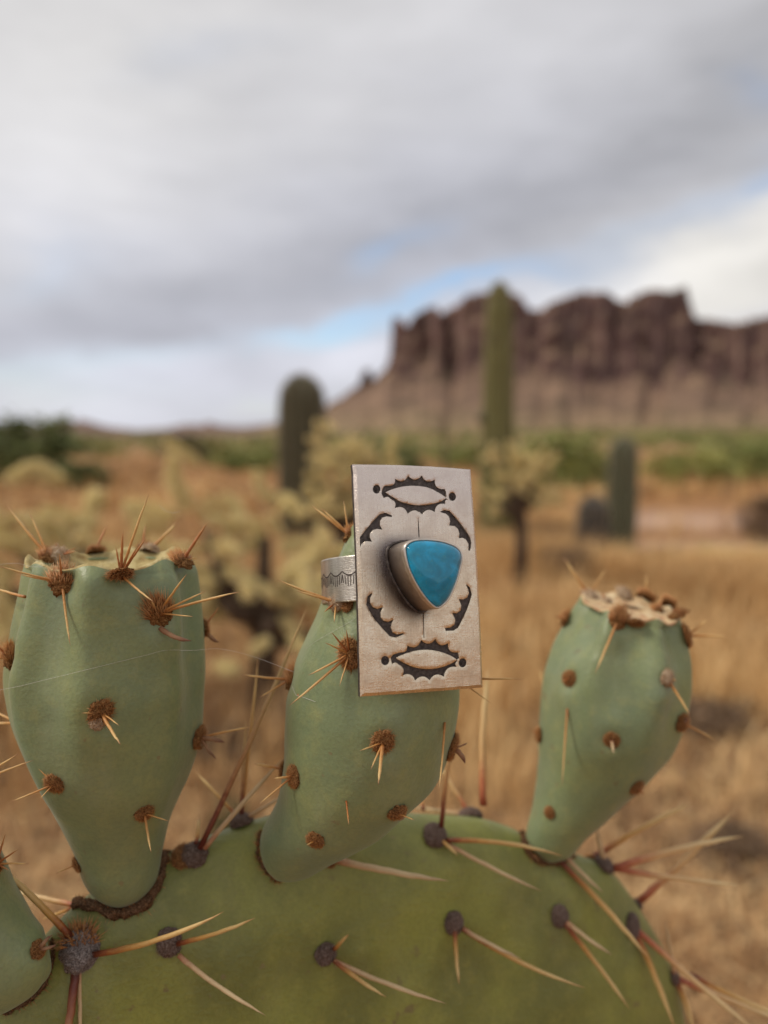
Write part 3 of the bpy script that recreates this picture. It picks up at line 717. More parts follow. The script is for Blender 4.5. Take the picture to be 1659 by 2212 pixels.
for h in range(2):
    for j in range(nS - 1):
        for i in range(M):
            b = h * nS * M; i2 = (i + 1) % M; f = (b + j * M + i, b + j * M + i2, b + (j + 1) * M + i2, b + (j + 1) * M + i); Fc.append(f if h else f[::-1])
    Fc.append(tuple(h * nS * M + (nS - 1) * M + i for i in range(M)))
bm = bmesh.new()
bvs = [bm.verts.new(p) for p in V]
for f in Fc: bm.faces.new([bvs[i] for i in f])
bmesh.ops.remove_doubles(bm, verts=bm.verts, dist=1e-6); bmesh.ops.recalc_face_normals(bm, faces=bm.faces)
bm.verts.ensure_lookup_table(); bm.verts.index_update()
V = [v.co.copy() for v in bm.verts]; Fc = [tuple(v.index for v in f.verts) for f in bm.faces]; bm.free()
pad = Body('pad', V, Fc, [0] * len(Fc), [M_PAD], pc, [on_plane(700, 2250)])
A = pad.areole
A(175, 2050, 84, 'wool', [(-6, 1868, 'gold', 13, -6, -4, 152, 2022), (484, 1969, 'gold', 11, -26, -9, 200, 2062), (136, 2290, 'red', 17, 4, -10, 164, 2088), (176, 2300, 'pale', 8, -2, -6, 172, 2088)], stretch=1.15)
A(365, 2034, 60, 'grey', [(552, 1983, 'gold', 9, -10, -9, 384, 2038), (574, 2193, 'pale', 9, -12, -9, 386, 2064)], stretch=1.15)
A(420, 1848, 66, 'grey', [(664, 1312, 'tan', 11, -10, 2, 432, 1832), (616, 1634, 'pale', 10, 4, 0, 442, 1832), (430, 1764, 'gold', 8, 0, 4, 424, 1822)])
A(398, 1852, 54, 'tuft')
A(520, 1772, 58, 'grey', [(531, 1552, 'tan', 9, 0, 3), (560, 1404, 'thin', 6, 0, 6), (420, 1664, 'gold', 7, 0, 8), (642, 1698, 'pale', 8, -4, -2)])
A(938, 1806, 62, 'grey', [(986, 1540, 'tan', 9, 5, -3, 953, 1786), (1216, 1849, 'gold', 9, 22, -8, 962, 1816), (1172, 1926, 'pale', 8, -6, -7, 964, 1822), (990, 1848, 'gold', 8, 0, -5)])
A(1022, 1760, 60, 'grey', [(1056, 1436, 'coral', 13, 14, 6, 1044, 1740), (938, 1634, 'coral', 8, 0, 6), (878, 1741, 'pale', 8, 0, 5), (903, 1684, 'gold', 8, 0, 5, 915, 1750)], back=True)
A(714, 1862, 26, 'low', [(970, 1903, 'pale', 13, -7, -6, 724, 1857)])
A(702, 2059, 54, 'grey', [(753, 2018, 'gold', 8, 0, -7, 722, 2050), (964, 2168, 'pale', 9, -10, -9, 722, 2076), (834, 2154, 'gold', 8, -5, -9, 722, 2076)])
A(979, 1992, 50, 'grey', [(992, 2128, 'gold', 8, -2, -8, 982, 2008), (1126, 2071, 'pale', 8, -6, -8, 1000, 2006), (1264, 2134, 'gold', 9, -22, -9, 1000, 2006)], stretch=1.15)
A(1208, 1978, 46, 'grey', [(1362, 2182, 'gold', 9, 4, -8, 1220, 1996), (1322, 2063, 'pale', 8, -4, -8, 1224, 1992)], stretch=1.2)
A(1364, 2000, 44, 'grey', [(1640, 2232, 'coral', 11, -8, -8), (1460, 2226, 'gold', 11, 4, -8), (1700, 2200, 'gold', 10, -6, -4, 1490, 2105)], stretch=1.4)
A(1308, 1868, 52, 'grey', [(1608, 1806, 'coral', 13, 14, -2, 1326, 1876), (1616, 1914, 'coral', 11, -6, -4, 1326, 1876), (1289, 1790, 'pale', 10, 2, -2)])
A(1386, 1950, 30, 'grey', [(1592, 1746, 'coral', 13, -4, -4)], back=True)
A(1302, 1840, 28, 'tuft', [(1506, 1728, 'gold', 11, 8, 4)], back=True)
A(1206, 1856, 24, 'low', [(1408, 2078, 'gold', 11, 8, -9, 1208, 1858), (1304, 1928, 'pale', 8, -4, -6, 1222, 1850)])
A(1460, 2110, 36, 'grey', [(1436, 1985, 'pale', 8, 0, -4), (1720, 2215, 'coral', 11, -5, -6), (1500, 2230, 'gold', 11, 6, -6)])
A(255, 1885, 30, 'cream', [(20, 1922, 'coral', 10, 2, 4, 175, 1958), (90, 1986, 'gold', 6, 0, 2, 160, 1960)], back=True)
A(560, 2245, 50, 'grey', [(760, 2330, 'pale', 9, -8, -9)])
A(1090, 2240, 48, 'grey', [(1260, 2330, 'gold', 9, -8, -9)])

# --- the fruits
def rim_angles(n, off): return [off + 2 * math.pi * i / n for i in range(n)]
def make_fruit(rows, crown, tub, mats, label, ratio=.95, nseg=128, nrow=96):
    V, Fc, MI, cen = loft(rows, nseg, nrow, ratio, crown, tub)
    return Body('fruit', V, Fc, MI, mats, cen[0].copy(), cen, label)

# left fruit
d0, d1 = .1655, .1610
def dl(v): return d0 + (d1 - d0) * (1948 - v) / (1948 - 1222)
rowsL = [(l, v, r_, v, dl(v)) for l, r_, v in ((252, 274, 1950), (226, 306, 1938), (198, 332, 1912), (180, 342, 1880), (169, 349, 1834), (145, 366, 1774), (119, 388, 1720), (93, 409, 1672), (66, 424, 1615), (42, 431, 1555), (29, 434, 1508), (23, 436.5, 1455), (37, 433, 1376), (53, 425, 1300), (63, 418, 1240), (68, 411, 1222))]
phL = [R_(a) for a in (168, 126, 83, 32, -8, -50, -95, -145)]
crL = {'rings': [(.985, .0008, .0014), (.955, .0011, .0016), (.92, .0006, .0010), (.86, -.0004, .0004), (.70, -.0012, .0), (.45, -.0019, 0), (.15, -.0022, 0)], 'ph': phL, 'scar': 1, 'rib': .0030}
tubL = [(136, 1262, .0055, .0022, 1.8), (261, 1250, .0050, .0018, 2.2), (344, 1330, .0055, .0024, 1.7), (217, 1545, .0055, .0016, 1.7), (119, 1695, .0045, .0007, 1.3), (311, 1755, .0042, .0006, 1.3), (425, 1592, .005, .0008, 1.3), (30, 1425, .005, .0008, 1.3)]
fL = make_fruit(rowsL, crL, tubL, [M_FRUIT, M_SCAR], 'plump upright fruit at the left with a flat yellowish crown')
A = fL.areole
A(85, 1204, 42, 'brush', [(15, 1092, 'thin', 6, 3, 2), (64, 1108, 'thin', 5, 0, 2)])
A(124, 1203, 50, 'cream', [(166, 1190, 'rust', 4, 0, -2), (168, 1182, 'rust', 3, 0, 0), (120, 1170, 'rust', 3, 0, 0)])
A(136, 1258, 56, 'brush', [(-6, 1221, 'thin', 4.5, 4, -5), (40, 1240, 'thin', 4, 3, -3), (152, 1395, 'thin', 5, -2, -6), (128, 1195, 'rust', 4, 0, -3)], stretch=1.15)
A(205, 1196, 38, 'brush', [(232, 1134, 'rust', 5, 0, 3)], back=True)
A(261, 1236, 52, 'brush', [(266, 1146, 'rust', 6, 1, -2), (322, 1066, 'thin', 5.5, 3, -1), (318, 1158, 'rust', 5, 0, -2), (300, 1175, 'rust', 4, 0, -3), (333, 1301, 'thin', 4.5, -3, -7), (250, 1180, 'rust', 4, 0, -1)])
A(304, 1190, 36, 'brush', [(314, 1132, 'rust', 5, 0, 3), (318, 1165, 'rust', 4, 0, 0)], back=True)
A(346, 1185, 44, 'cream', [(386, 1126, 'thin', 7, 0, 3)], back=True)
A(392, 1216, 52, 'brush', [(450, 1126, 'rust', 6, 0, -1), (432, 1205, 'thin', 3, 0, 0)])
A(342, 1322, 60, 'brush', [(404, 1239, 'thin', 5, 0, -6), (446, 1276, 'thin', 4.5, 0, -5), (523, 1277, 'thin', 5.5, 3, -4), (418, 1332, 'thin', 3, 0, -5), (326, 1296, 'thin', 4, 0, -3), (415, 1384, 'scale', 10, -14, -4, 346, 1356)], stretch=1.25)
A(346, 1308, 24, 'cream')
A(436, 1356, 40, 'tuft', [(474, 1310, 'rust', 4, 0, 2), (474, 1388, 'scale', 9, -10, 0)], back=True)
A(26, 1420, 54, 'brush', [(-20, 1380, 'rust', 4, 0, -3), (-30, 1425, 'thin', 4, 0, -2)])
A(217, 1537, 56, 'tuft', [(261, 1609, 'thin', 6.5, -3, -8), (176, 1540, 'thin', 3, 0, -3), (258, 1568, 'thin', 3, 2, -5)], stretch=1.1)
A(209, 1561, 34, 'cream')
A(428, 1592, 50, 'low', [(548, 1569, 'thin', 5, 2, -1), (468, 1640, 'scale', 7, -5, -3), (486, 1604, 'scale', 10, 4, -2)])
A(447, 1600, 32, 'cream')
A(119, 1690, 48, 'low', [(22, 1732, 'thin', 4, 2, -3), (84, 1728, 'thin', 2.5, 0, -3), (66, 1640, 'thin', 3, 0, 0)])
A(311, 1754, 42, 'low', [(327, 1842, 'thin', 5, -2, -6), (366, 1774, 'thin', 3, 0, -3)])
A(168, 1866, 34, 'low', [(120, 1886, 'thin', 3, 0, -1)])
A(58, 1290, 20, None, [(-12, 1270, 'thin', 6, 2, 8)], back=True)
A(42, 1562, 20, None, [(-14, 1562, 'thin', 6, 0, 8), (-14, 1536, 'thin', 5, 0, 8)], back=True)

# middle fruit, worn by the ring
rowsM = [(592, 1893, 618, 1900, .1660), (570, 1862, 668, 1888, .1658), (562, 1825, 712, 1862, .1655), (568, 1790, 776, 1822, .1652), (586, 1755, 838, 1782, .1648), (600, 1722, 885, 1738, .1643), (609, 1685, 932, 1693, .1638), (615, 1640, 962, 1645, .1632), (616, 1590, 980, 1592, .1627),
         (617, 1540, 989, 1540, .1622), (622, 1498, 992, 1496, .1617), (636, 1440, 988, 1440, .1612), (655, 1385, 981, 1385, .1608), (682, 1325, 972, 1325, .1606), (703, 1270, 962, 1270, .1604), (722, 1222, 952, 1222, .1603), (742, 1172, 942, 1172, .1602), (752, 1156, 934, 1156, .1602)]
crM = {'rings': crL['rings'], 'ph': [R_(a) for a in (-165, -125, -80, -35, 10, 60, 110, 150)], 'scar': 1, 'rib': .0006}
tubM = [(827, 1605, .0055, .0016, 1.6), (640, 1676, .0045, .0007, 1.3), (682, 1815, .004, .0006, 1.2), (755, 1420, .005, .0010, 1.5), (628, 1470, .005, .0008, 1.4), (857, 1752, .004, .0006, 1.3)]
fM = make_fruit(rowsM, crM, tubM, [M_FRUIT, M_SCAR], 'middle fruit bending to the right, wearing the ring')
A = fM.areole
A(757, 1157, 40, 'brush', [(673, 1092, 'thin', 6, 0, 3), (694, 1098, 'thin', 6, 0, 1), (742, 1080, 'thin', 4, 0, 2)])
A(730, 1302, 44, 'cream', [(598, 1252, 'thin', 5.5, 3, -1), (640, 1276, 'thin', 5, 0, -2), (700, 1322, 'rust', 4, 0, -3), (722, 1345, 'thin', 4, 0, -5)])
A(752, 1308, 30, 'tuft')
A(758, 1412, 56, 'tuft', [(665, 1459, 'thin', 5, 2, -4), (623, 1526, 'thin', 5.5, 3, -6), (733, 1483, 'thin', 3.5, 0, -4), (702, 1388, 'thin', 4, 0, -3), (716, 1366, 'rust', 4, 0, -3), (748, 1360, 'rust', 4, 0, -3)], stretch=1.25)
A(624, 1468, 46, 'brush', [(519, 1457, 'thin', 5, 2, -2), (635, 1657, 'thin', 5, -2, -6), (558, 1508, 'thin', 4, 0, 0)], stretch=1.1)
A(643, 1500, 10, None, [(769, 1580, 'thin', 5, -4, -5)])
A(827, 1600, 50, 'tuft', [(817, 1696, 'thin', 7, 0, -8), (801, 1662, 'thin', 4, 0, -5), (777, 1622, 'thin', 3.5, 0, -4)], stretch=1.1)
A(636, 1676, 44, 'low', [(590, 1682, 'thin', 5, 0, -2), (556, 1740, 'thin', 4, 0, -3)], stretch=1.15)
A(612, 1660, 34, 'low', back=True, spines=[(548, 1649, 'thin', 6, 0, 4)])
A(682, 1812, 42, 'low', [(662, 1826, 'thin', 3, 0, -3)])
A(857, 1752, 44, 'low', [(896, 1772, 'thin', 3, 0, -3)])
A(866, 1762, 20, 'cream')
A(984, 1614, 46, 'low', [(1004, 1650, 'scale', 10, 8, 0), (1010, 1604, 'scale', 4, -4, 0), (990, 1520, 'thin', 5, 0, 3)], stretch=1.3)
A(985, 1466, 30, 'tuft', [(1132, 1467, 'thin', 4.5, 0, -10), (1062, 1520, 'thin', 3.5, 0, -4)])
A(960, 1560, 8, None, [(948, 1712, 'thin', 4.5, 2, -9)])
A(748, 1730, 6, None, [(753, 1781, 'rust', 3.5, 1, -6)])

# right fruit
rowsR = [(1166, 1850, 1192, 1862, .2020), (1140, 1820, 1232, 1846, .2022), (1139, 1795, 1264, 1806, .2024), (1150, 1752, 1306, 1766, .2028), (1160, 1705, 1346, 1726, .2032), (1166, 1650, 1390, 1682, .2036), (1167, 1595, 1430, 1634, .2040), (1171, 1540, 1456, 1588, .2043), (1177, 1490, 1472, 1540, .2046), (1186, 1440, 1480, 1490, .2048),
         (1199, 1396, 1482, 1432, .2049), (1220, 1358, 1478, 1390, .2045), (1242, 1322, 1471, 1356, .2039), (1254, 1306, 1464, 1340, .2036)]
crR = {'rings': [(.985, .0008, .0014), (.955, .0012, .0016), (.91, .0011, .0014), (.84, .0009, .0010), (.66, .0011, .0006), (.40, .0014, 0), (.15, .0015, 0)], 'ph': [R_(a) for a in (-170, -128, -92, -60, -18, 30, 75, 125)], 'scar': 1, 'rib': .0030}
tubR = [(1232, 1470, .005, .0016, 1.7), (1437, 1468, .005, .0018, 1.7), (1321, 1600, .005, .0014, 1.5), (1336, 1345, .005, .0020, 2.0), (1374, 1697, .004, .0006, 1.2)]
fR = make_fruit(rowsR, crR, tubR, [M_FRUIT, M_PINK], 'right fruit leaning to the right with a pinkish crown')
A = fR.areole
A(1271, 1290, 38, 'cream', [(1218, 1206, 'thin', 6, 0, 2), (1250, 1275, 'rust', 5, 0, 0), (1312, 1225, 'thin', 3, 0, 4)])
A(1220, 1338, 34, 'brush', [(1196, 1330, 'rust', 4, 0, 0)])
A(1334, 1338, 40, 'brush', [(1285, 1456, 'thin', 5, 0, -7)], stretch=1.3)
A(1344, 1284, 40, 'cream', [(1330, 1270, 'rust', 4, 0, 0)], back=True)
A(1394, 1296, 40, 'brush', [(1396, 1240, 'thin', 4, 0, 2)], back=True)
A(1374, 1342, 34, 'tuft')
A(1444, 1308, 36, 'brush', back=True)
A(1420, 1318, 26, 'brush', [(1432, 1292, 'rust', 4, 0, 0)])
A(1310, 1300, 24, 'cream', [(1300, 1280, 'rust', 4, 0, 0)])
A(1462, 1332, 38, 'brush')
A(1484, 1374, 36, 'low', [(1576, 1375, 'thin', 5, 0, -2), (1532, 1336, 'thin', 5, 0, 0)], stretch=1.5)
A(1232, 1466, 36, 'low', [(1215, 1472, 'rust', 4, 0, -2)])
A(1437, 1464, 40, 'cream', [(1492, 1546, 'thin', 5.5, 0, -5), (1462, 1470, 'thin', 3, 0, -2)])
A(1166, 1586, 32, 'low', [(1150, 1576, 'rust', 3, 0, 0)])
A(1321, 1597, 36, 'low', [(1326, 1628, 'pale', 6, 0, -5)])
A(1472, 1560, 40, 'low', [(1550, 1600, 'thin', 4, 0, -1), (1484, 1552, 'scale', 9, 0, -2)])
A(1374, 1699, 36, 'low', [(1392, 1716, 'rust', 4, 0, -2)])
A(1188, 1755, 26, 'low')
A(1178, 1500, 10, None, [(1165, 1440, 'thin', 5, 0, 5)], back=True)
A(1226, 1530, 6, None, [(1214, 1700, 'thin', 4, 0, -8)])

# the fruit half cut off at the bottom left
rowsB = [(100, 2098, 106, 2078, .1520), (88, 2122, 105, 2046, .1515), (60, 2152, 90, 2014, .1508), (6, 2176, 58, 1984, .1500), (-60, 2176, 22, 1934, .1492), (-130, 2150, -4, 1880, .1484), (-210, 2090, -34, 1810, .1476), (-290, 2010, -62, 1720, .1470), (-350, 1920, -110, 1640, .1468), (-372, 1860, -150, 1600, .1468)]
crB = {'rings': crL['rings'], 'ph': crL['ph'], 'scar': 1, 'rib': .0008}
fB = make_fruit(rowsB, crB, [(80, 2052, .004, .0006, 1.2)], [M_FRUIT, M_SCAR], 'fruit cut off by the lower left corner of the picture')
A = fB.areole
A(80, 2052, 38, 'low', [(112, 2020, 'scale', 8, 4, 1), (122, 2040, 'scale', 7, -5, 1)])
A(-12, 1868, 40, 'tuft', [(12, 1800, 'rust', 4, 0, -1), (40, 1834, 'rust', 4, 0, -1), (65, 1866, 'thin', 4, 2, -1), (20, 1880, 'rust', 3, 0, -1)])
A(-70, 1700, 40, 'tuft', [(40, 1628, 'thin', 5, 2, -2), (72, 1642, 'thin', 4.5, 3, -2), (30, 1655, 'thin', 4, 0, 0)])

# corky collars where the fruits grow out of the pad
def collar(body, path, wid, name='corky_collar'):
    V, Fc = [], []; pts, rr = [], []
    for i in range(46):
        t = i / 45 * (len(path) - 1); u, v = [crom([Vector((a, b)) for a, b in path], t)[k] for k in (0, 1)]
        p, n = pad.find(u, v); pts.append(p + n * .0003); rr.append(wid / 2 / F * (p - CAM).dot(FWD) * (.75 + .5 * noise.noise(p * 700) + .25 * math.sin(math.pi * i / 45)))
    tube(pts, rr, 12, True, V, Fc, None, .8)
    for k, p in enumerate(V): V[k] = p + Vector((noise.noise(p * 1500), noise.noise(p * 1500 + Vector((9, 0, 0))), noise.noise(p * 1500 + Vector((0, 9, 0))))) * .0007
    q = random.Random(5); MI = [0] * len(Fc); T = [0.] * len(V); n0 = len(V)
    for i in range(520):
        k = q.randrange(n0); p = V[k]; d = (p - pts[min(45, k // 12)]).normalized() * q.uniform(.0005, .0013); s_ = d.orthogonal().normalized() * .00006; b = len(V)
        d += Vector((q.gauss(0, 1), q.gauss(0, 1), q.gauss(0, 1))) * .0003
        V += [p - s_, p + s_, p + d]; T += [0, 0, 1]; Fc.append((b, b + 1, b + 2)); MI.append(1)
    obj(name, mesh(name, local(V, pad.piv), Fc, [M_CORK, M_GLO], True, {'t': T}, MI), pad.o)
collar(pad, [(168, 1952), (205, 1958), (250, 1972), (300, 1958), (335, 1918), (350, 1872), (352, 1845)], 30)
collar(pad, [(-20, 2182), (30, 2178), (80, 2146), (108, 2100), (116, 2056), (112, 2030)], 14)
collar(pad, [(562, 1800), (556, 1845), (580, 1888), (605, 1900)], 8)
collar(pad, [(1128, 1800), (1134, 1832), (1160, 1858), (1200, 1862), (1240, 1850)], 14)

# ------------------------------------------------------------------ the silver ring
s0 = .955
TL, BL, TR, BR = P(764.4, 999.6, .1445), P(781.6, 1506.7, .1445 * s0), P(1020.9, 1012.7, .1539), P(1048.2, 1485.4, .1539 * s0)
rc = (TL + BL + TR + BR) / 4
rx = (TR + BR - TL - BL).normalized(); ry = (TL + TR - BL - BR); ry = (ry - rx * ry.dot(rx)).normalized(); rz = rx.cross(ry)
RM = Matrix((rx, ry, rz)).transposed().to_4x4(); RM.translation = rc
ring = empty('ring', (0, 0, 0), 'silver ring with a stamped rectangular plate and a turquoise stone on the middle fruit', 'ring')
ring.matrix_world = RM
def zpix(x, y): return 658.3 + x * .248, 976.5 + y * .248     # positions read in the close view of the ring
def lp(x, y, h=0.):                          # a point of that view on the plane h above the plate, in plate coordinates
    u, v = zpix(x, y); d = pix_dir(u, v); o = rc + rz * h; q = CAM + d * ((o - CAM).dot(rz) / d.dot(rz)) - rc
    return Vector((q.dot(rx), q.dot(ry)))
def arcs(pts, sag, n=6):                     # scallops: arcs between cusps, sagging by sag * length towards the left of travel
    out = []
    for a, b in zip(pts, pts[1:]):
        a, b = Vector(a), Vector(b); d = b - a; nrm = Vector((d.y, -d.x))
        for i in range(n): t = i / n; out.append(tuple(a + d * t + nrm * (sag * 4 * t * (1 - t))))
    return out + [tuple(pts[-1])]
def smooth(pts, n=5):
    P_ = [Vector(p) for p in pts]; return [tuple(crom(P_, (len(P_) - 1) * i / (n * (len(P_) - 1)))) for i in range(n * (len(P_) - 1) + 1)]
def eye(ul, cu, ur, rend, cl, lend, lens_top, lens_bot):
    outer = smooth([lend, ul, cu[0]], 4)[:-1] + arcs(cu, -.30)[:-1] + [cu[-1]] + smooth([cu[-1], ur, rend], 3)[1:] + arcs([rend] + cl, -.27)[1:-1] + [cl[-1]]
    return outer, smooth(lens_top, 5)[:-1] + smooth(lens_bot, 5)[:-1]
stamps = []                                   # (outer loop, hole or None) in close-view positions
o1, h1 = eye((690, 300), [(735, 292), (788, 232), (903, 205), (1022, 203), (1135, 238), (1222, 322)], (1232, 350), (1236, 385), [(1243, 412), (1225, 452), (1128, 525), (1018, 545), (893, 540), (780, 490), (745, 408), (688, 402)], (668, 358),
             [(704, 352), (760, 325), (860, 300), (965, 294), (1080, 312), (1170, 355), (1232, 396)], [(1232, 400), (1180, 432), (1090, 456), (970, 464), (850, 440), (765, 392), (704, 352)])
o2, h2 = eye((770, 1765), [(832, 1744), (890, 1685), (1010, 1637), (1133, 1628), (1245, 1665), (1335, 1745)], (1342, 1770), (1345, 1798), [(1330, 1820), (1325, 1872), (1215, 1958), (1090, 1988), (965, 1990), (850, 1947), (815, 1850), (760, 1848)], (748, 1796),
             [(792, 1793), (850, 1765), (950, 1733), (1062, 1722), (1170, 1738), (1265, 1772), (1326, 1808)], [(1326, 1812), (1270, 1845), (1170, 1880), (1058, 1890), (950, 1873), (860, 1835), (792, 1793)])
stamps += [(o1, h1), (o2, h2)]
stamps += [([(755, 553), (700, 529), (650, 543), (590, 608), (530, 678), (468, 755), (459, 800), (470, 845), (486, 880), (480, 835), (494, 800), (530, 776), (584, 782), (566, 745), (566, 708), (592, 680), (628, 670), (674, 678), (654, 640), (654, 602), (674, 572), (710, 562), (756, 568)], None),
           ([(1175, 520), (1215, 504), (1262, 515), (1330, 592), (1390, 668), (1440, 742), (1451, 790), (1446, 830), (1434, 862), (1423, 856), (1424, 800), (1402, 762), (1374, 748), (1340, 752), (1344, 710), (1332, 672), (1304, 646), (1254, 642), (1264, 606), (1254, 562), (1228, 538), (1188, 528)], None),
           ([(578, 1228), (545, 1258), (534, 1330), (566, 1390), (602, 1452), (672, 1536), (738, 1606), (790, 1616), (862, 1586), (850, 1577), (800, 1589), (762, 1570), (748, 1528), (754, 1486), (770, 1460), (722, 1478), (684, 1470), (660, 1440), (658, 1396), (678, 1350), (630, 1366), (592, 1352), (568, 1312), (568, 1270), (586, 1236)], None),
           ([(1404, 1154), (1436, 1180), (1453, 1242), (1434, 1305), (1410, 1372), (1370, 1455), (1332, 1530), (1290, 1556), (1222, 1557), (1216, 1532), (1262, 1528), (1298, 1504), (1306, 1462), (1280, 1402), (1318, 1404), (1352, 1382), (1360, 1338), (1336, 1280), (1374, 1284), (1412, 1266), (1426, 1228), (1416, 1190), (1400, 1160)], None)]
def circ(x, y, r, n=22): return [(x + r * math.cos(2 * math.pi * i / n), y + r * 1.16 * math.sin(2 * math.pi * i / n)) for i in range(n)]
DOTS = [(628, 323, 33), (1287, 388, 32), (701, 1816, 35), (1377, 1836, 34)]
stamps += [(circ(*d), None) for d in DOTS]
stamps += [([(982, 575), (985, 575), (989, 650), (993, 742), (985, 742), (981, 650)], None), ([(1022, 1395), (1029, 1395), (1031, 1480), (1034, 1615), (1030, 1615), (1024, 1480)], None)]
HX, HY, BEV = .01295, .02224, .00062
q = random.Random(2)
def edge_loop(hx, hy):
    pts = []; n = 26
    for (a, b) in (((-hx, -hy), (hx, -hy)), ((hx, -hy), (hx, hy)), ((hx, hy), (-hx, hy)), ((-hx, hy), (-hx, -hy))):
        for i in range(n):
            t = i / n; x, y = a[0] + (b[0] - a[0]) * t, a[1] + (b[1] - a[1]) * t
            if a[1] == b[1] == hy: y += .00022 * math.sin(math.pi * t)
            pts.append(Vector((x, y)))
    return pts
jit = [Vector((q.gauss(0, .00002), q.gauss(0, .00002))) for _ in range(104)]
face_loop = [p + j for p, j in zip(edge_loop(HX - BEV, HY - BEV), jit)]; rim_loop = [p + j for p, j in zip(edge_loop(HX, HY), jit)]
loops = [face_loop]; kinds = [('face', 0)]
for i, (o, h) in enumerate(stamps):
    loops.append([lp(*p) for p in o]); kinds.append(('out', i))
    if h: loops.append([lp(*p) for p in h]); kinds.append(('hole', i))
def inside(p, loop):
    c = False; n = len(loop)
    for i in range(n):
        a, b = loop[i], loop[i - 1]
        if (a.y > p.y) != (b.y > p.y) and p.x < (b.x - a.x) * (p.y - a.y) / (b.y - a.y) + a.x: c = not c
    return c
SCALE = 1000.0
cv, ce = [], []
for L in loops:
    b = len(cv); cv += [p * SCALE for p in L]; ce += [(b + i, b + (i + 1) % len(L)) for i in range(len(L))]
for ix in range(-24, 25):                     # a few inner points so the face can undulate
    for iy in range(-42, 43):
        p = Vector((ix * .00052, iy * .00052))
        if abs(p.x) < HX - BEV - .0003 and abs(p.y) < HY - BEV - .0003: cv.append((p + Vector((q.uniform(-1, 1), q.uniform(-1, 1))) * .0001) * SCALE)
rv, re_, rf = delaunay_2d_cdt(cv, ce, [], 0, 1e-5)[:3]
rv = [Vector(p) / SCALE for p in rv]
def in_stamp(c):
    for k, (kd, i) in enumerate(kinds):
        if kd == 'out' and inside(c, loops[k]):
            if k + 1 < len(kinds) and kinds[k + 1] == ('hole', i) and inside(c, loops[k + 1]): return -1
            return i
    return -1
front, floors = [], {}
for f in rf:
    c = (rv[f[0]] + rv[f[1]] + rv[f[2]]) / 3
    if not inside(c, face_loop): continue
    s_ = in_stamp(c)
    (front if s_ < 0 else floors.setdefault(s_, [])).append(tuple(f))
def sagz(p): return .0006 - 1.4 * p.y * p.y - 2.2 * p.x * p.x
def und(p): return sagz(p) + .00007 * noise.noise((p.x * 260, p.y * 260, 0)) + .00003 * noise.noise((p.x * 900, p.y * 900, 4)) - .00010 * (abs(p.x) / HX) ** 4 - .0001 * (abs(p.y) / HY) ** 6
onloop = {}
for k, L in enumerate(loops[1:]):
    for p in L: onloop[(round(p.x * 1e6), round(p.y * 1e6))] = 1
PV = [Vector((p.x, p.y, und(p) - (.00013 if (round(p.x * 1e6), round(p.y * 1e6)) in onloop else 0))) for p in rv]; PF = list(front); PM = [0] * len(PF)
def orient(f): a, b, c = (rv[i] for i in f[:3]); return f if (b - a).cross(c - a) > 0 else f[::-1]
PF = [orient(f) for f in PF]
b = len(PV); n = len(face_loop)
PV += [Vector((p.x, p.y, und(p))) for p in face_loop] + [Vector((p.x, p.y, sagz(p) - .00062)) for p in rim_loop] + [Vector((p.x, p.y, sagz(p) - .00062)) for p in rim_loop] + [Vector((p.x, p.y, sagz(p) - .0017)) for p in rim_loop]
for i in range(n):
    i2 = (i + 1) % n
    PF += [(b + n + i, b + n + i2, b + i2, b + i), (b + 3 * n + i, b + 3 * n + i2, b + 2 * n + i2, b + 2 * n + i)]; PM += [0, 1]
PF.append(tuple(b + 3 * n + i for i in range(n))[::-1]); PM.append(1)
def m_silver(g):
    p = g.obj()
    wear = g.noise(g.scalevec(p, (1, 1, 1)), 240, 5, .6); spk = g.noise(p, 2600, 3, .7)
    scr = g.noise(g.n('ShaderNodeMapping', {'Vector': p, 'Scale': (5200, 330, 600), 'Rotation': (0, 0, .55)}).outputs[0], 1.0, 4, .65)
    scr2 = g.noise(g.n('ShaderNodeMapping', {'Vector': p, 'Scale': (420, 6800, 600), 'Rotation': (0, 0, .25)}).outputs[0], 1.0, 3, .6)
    col = g.ramp(wear, [(.30, (.72, .58, .42)), (.55, (.90, .765, .58)), (.75, (.96, .86, .69))])
    col = g.mix(g.m('MULTIPLY', g.ramp(spk, [(.46, 0.), (.70, 1.)]), .42), col, (.56, .40, .26))
    col = g.mix(g.m('MULTIPLY', g.ramp(scr, [(.52, 0.), (.72, 1.)]), .5), col, (.50, .39, .29))
    # patina plus the bezel's own shade and reflection, painted round its foot
    s3 = g.n('ShaderNodeSeparateXYZ', {0: p})
    patina_shade = g.m('MULTIPLY', g.attr('tarnish_shade'), g.m('MULTIPLY_ADD', wear, .5, .75), clamp=True)
    col = g.mix(patina_shade, col, (.045, .027, .020))
    col = g.mix(g.m('MULTIPLY', g.ramp(g.m('MULTIPLY_ADD', s3.outputs[1], 25.0, .5), [(.45, 0.), (.95, 1.)]), .6), col, (.68, .60, .60))  # cool sky reflection painted into the silver towards the top
    h = g.m('ADD', g.m('MULTIPLY', scr, .7), g.m('ADD', g.m('MULTIPLY', scr2, .4), g.m('MULTIPLY', spk, .6)))
    return {'Base Color': col, 'Metallic': .92, 'Roughness': g.ramp(wear, [(.3, .34), (.7, .22)]), 'Normal': g.bump(h, .00009)}
def m_tarnish(g):
    n = g.noise(g.obj(), 1500, 5, .7)
    return {'Base Color': g.ramp(n, [(.35, (.040, .032, .029)), (.6, (.105, .085, .076)), (.78, (.24, .20, .175))]), 'Metallic': .55, 'Roughness': .55, 'Normal': g.bump(n, .0001)}
BH = .0085
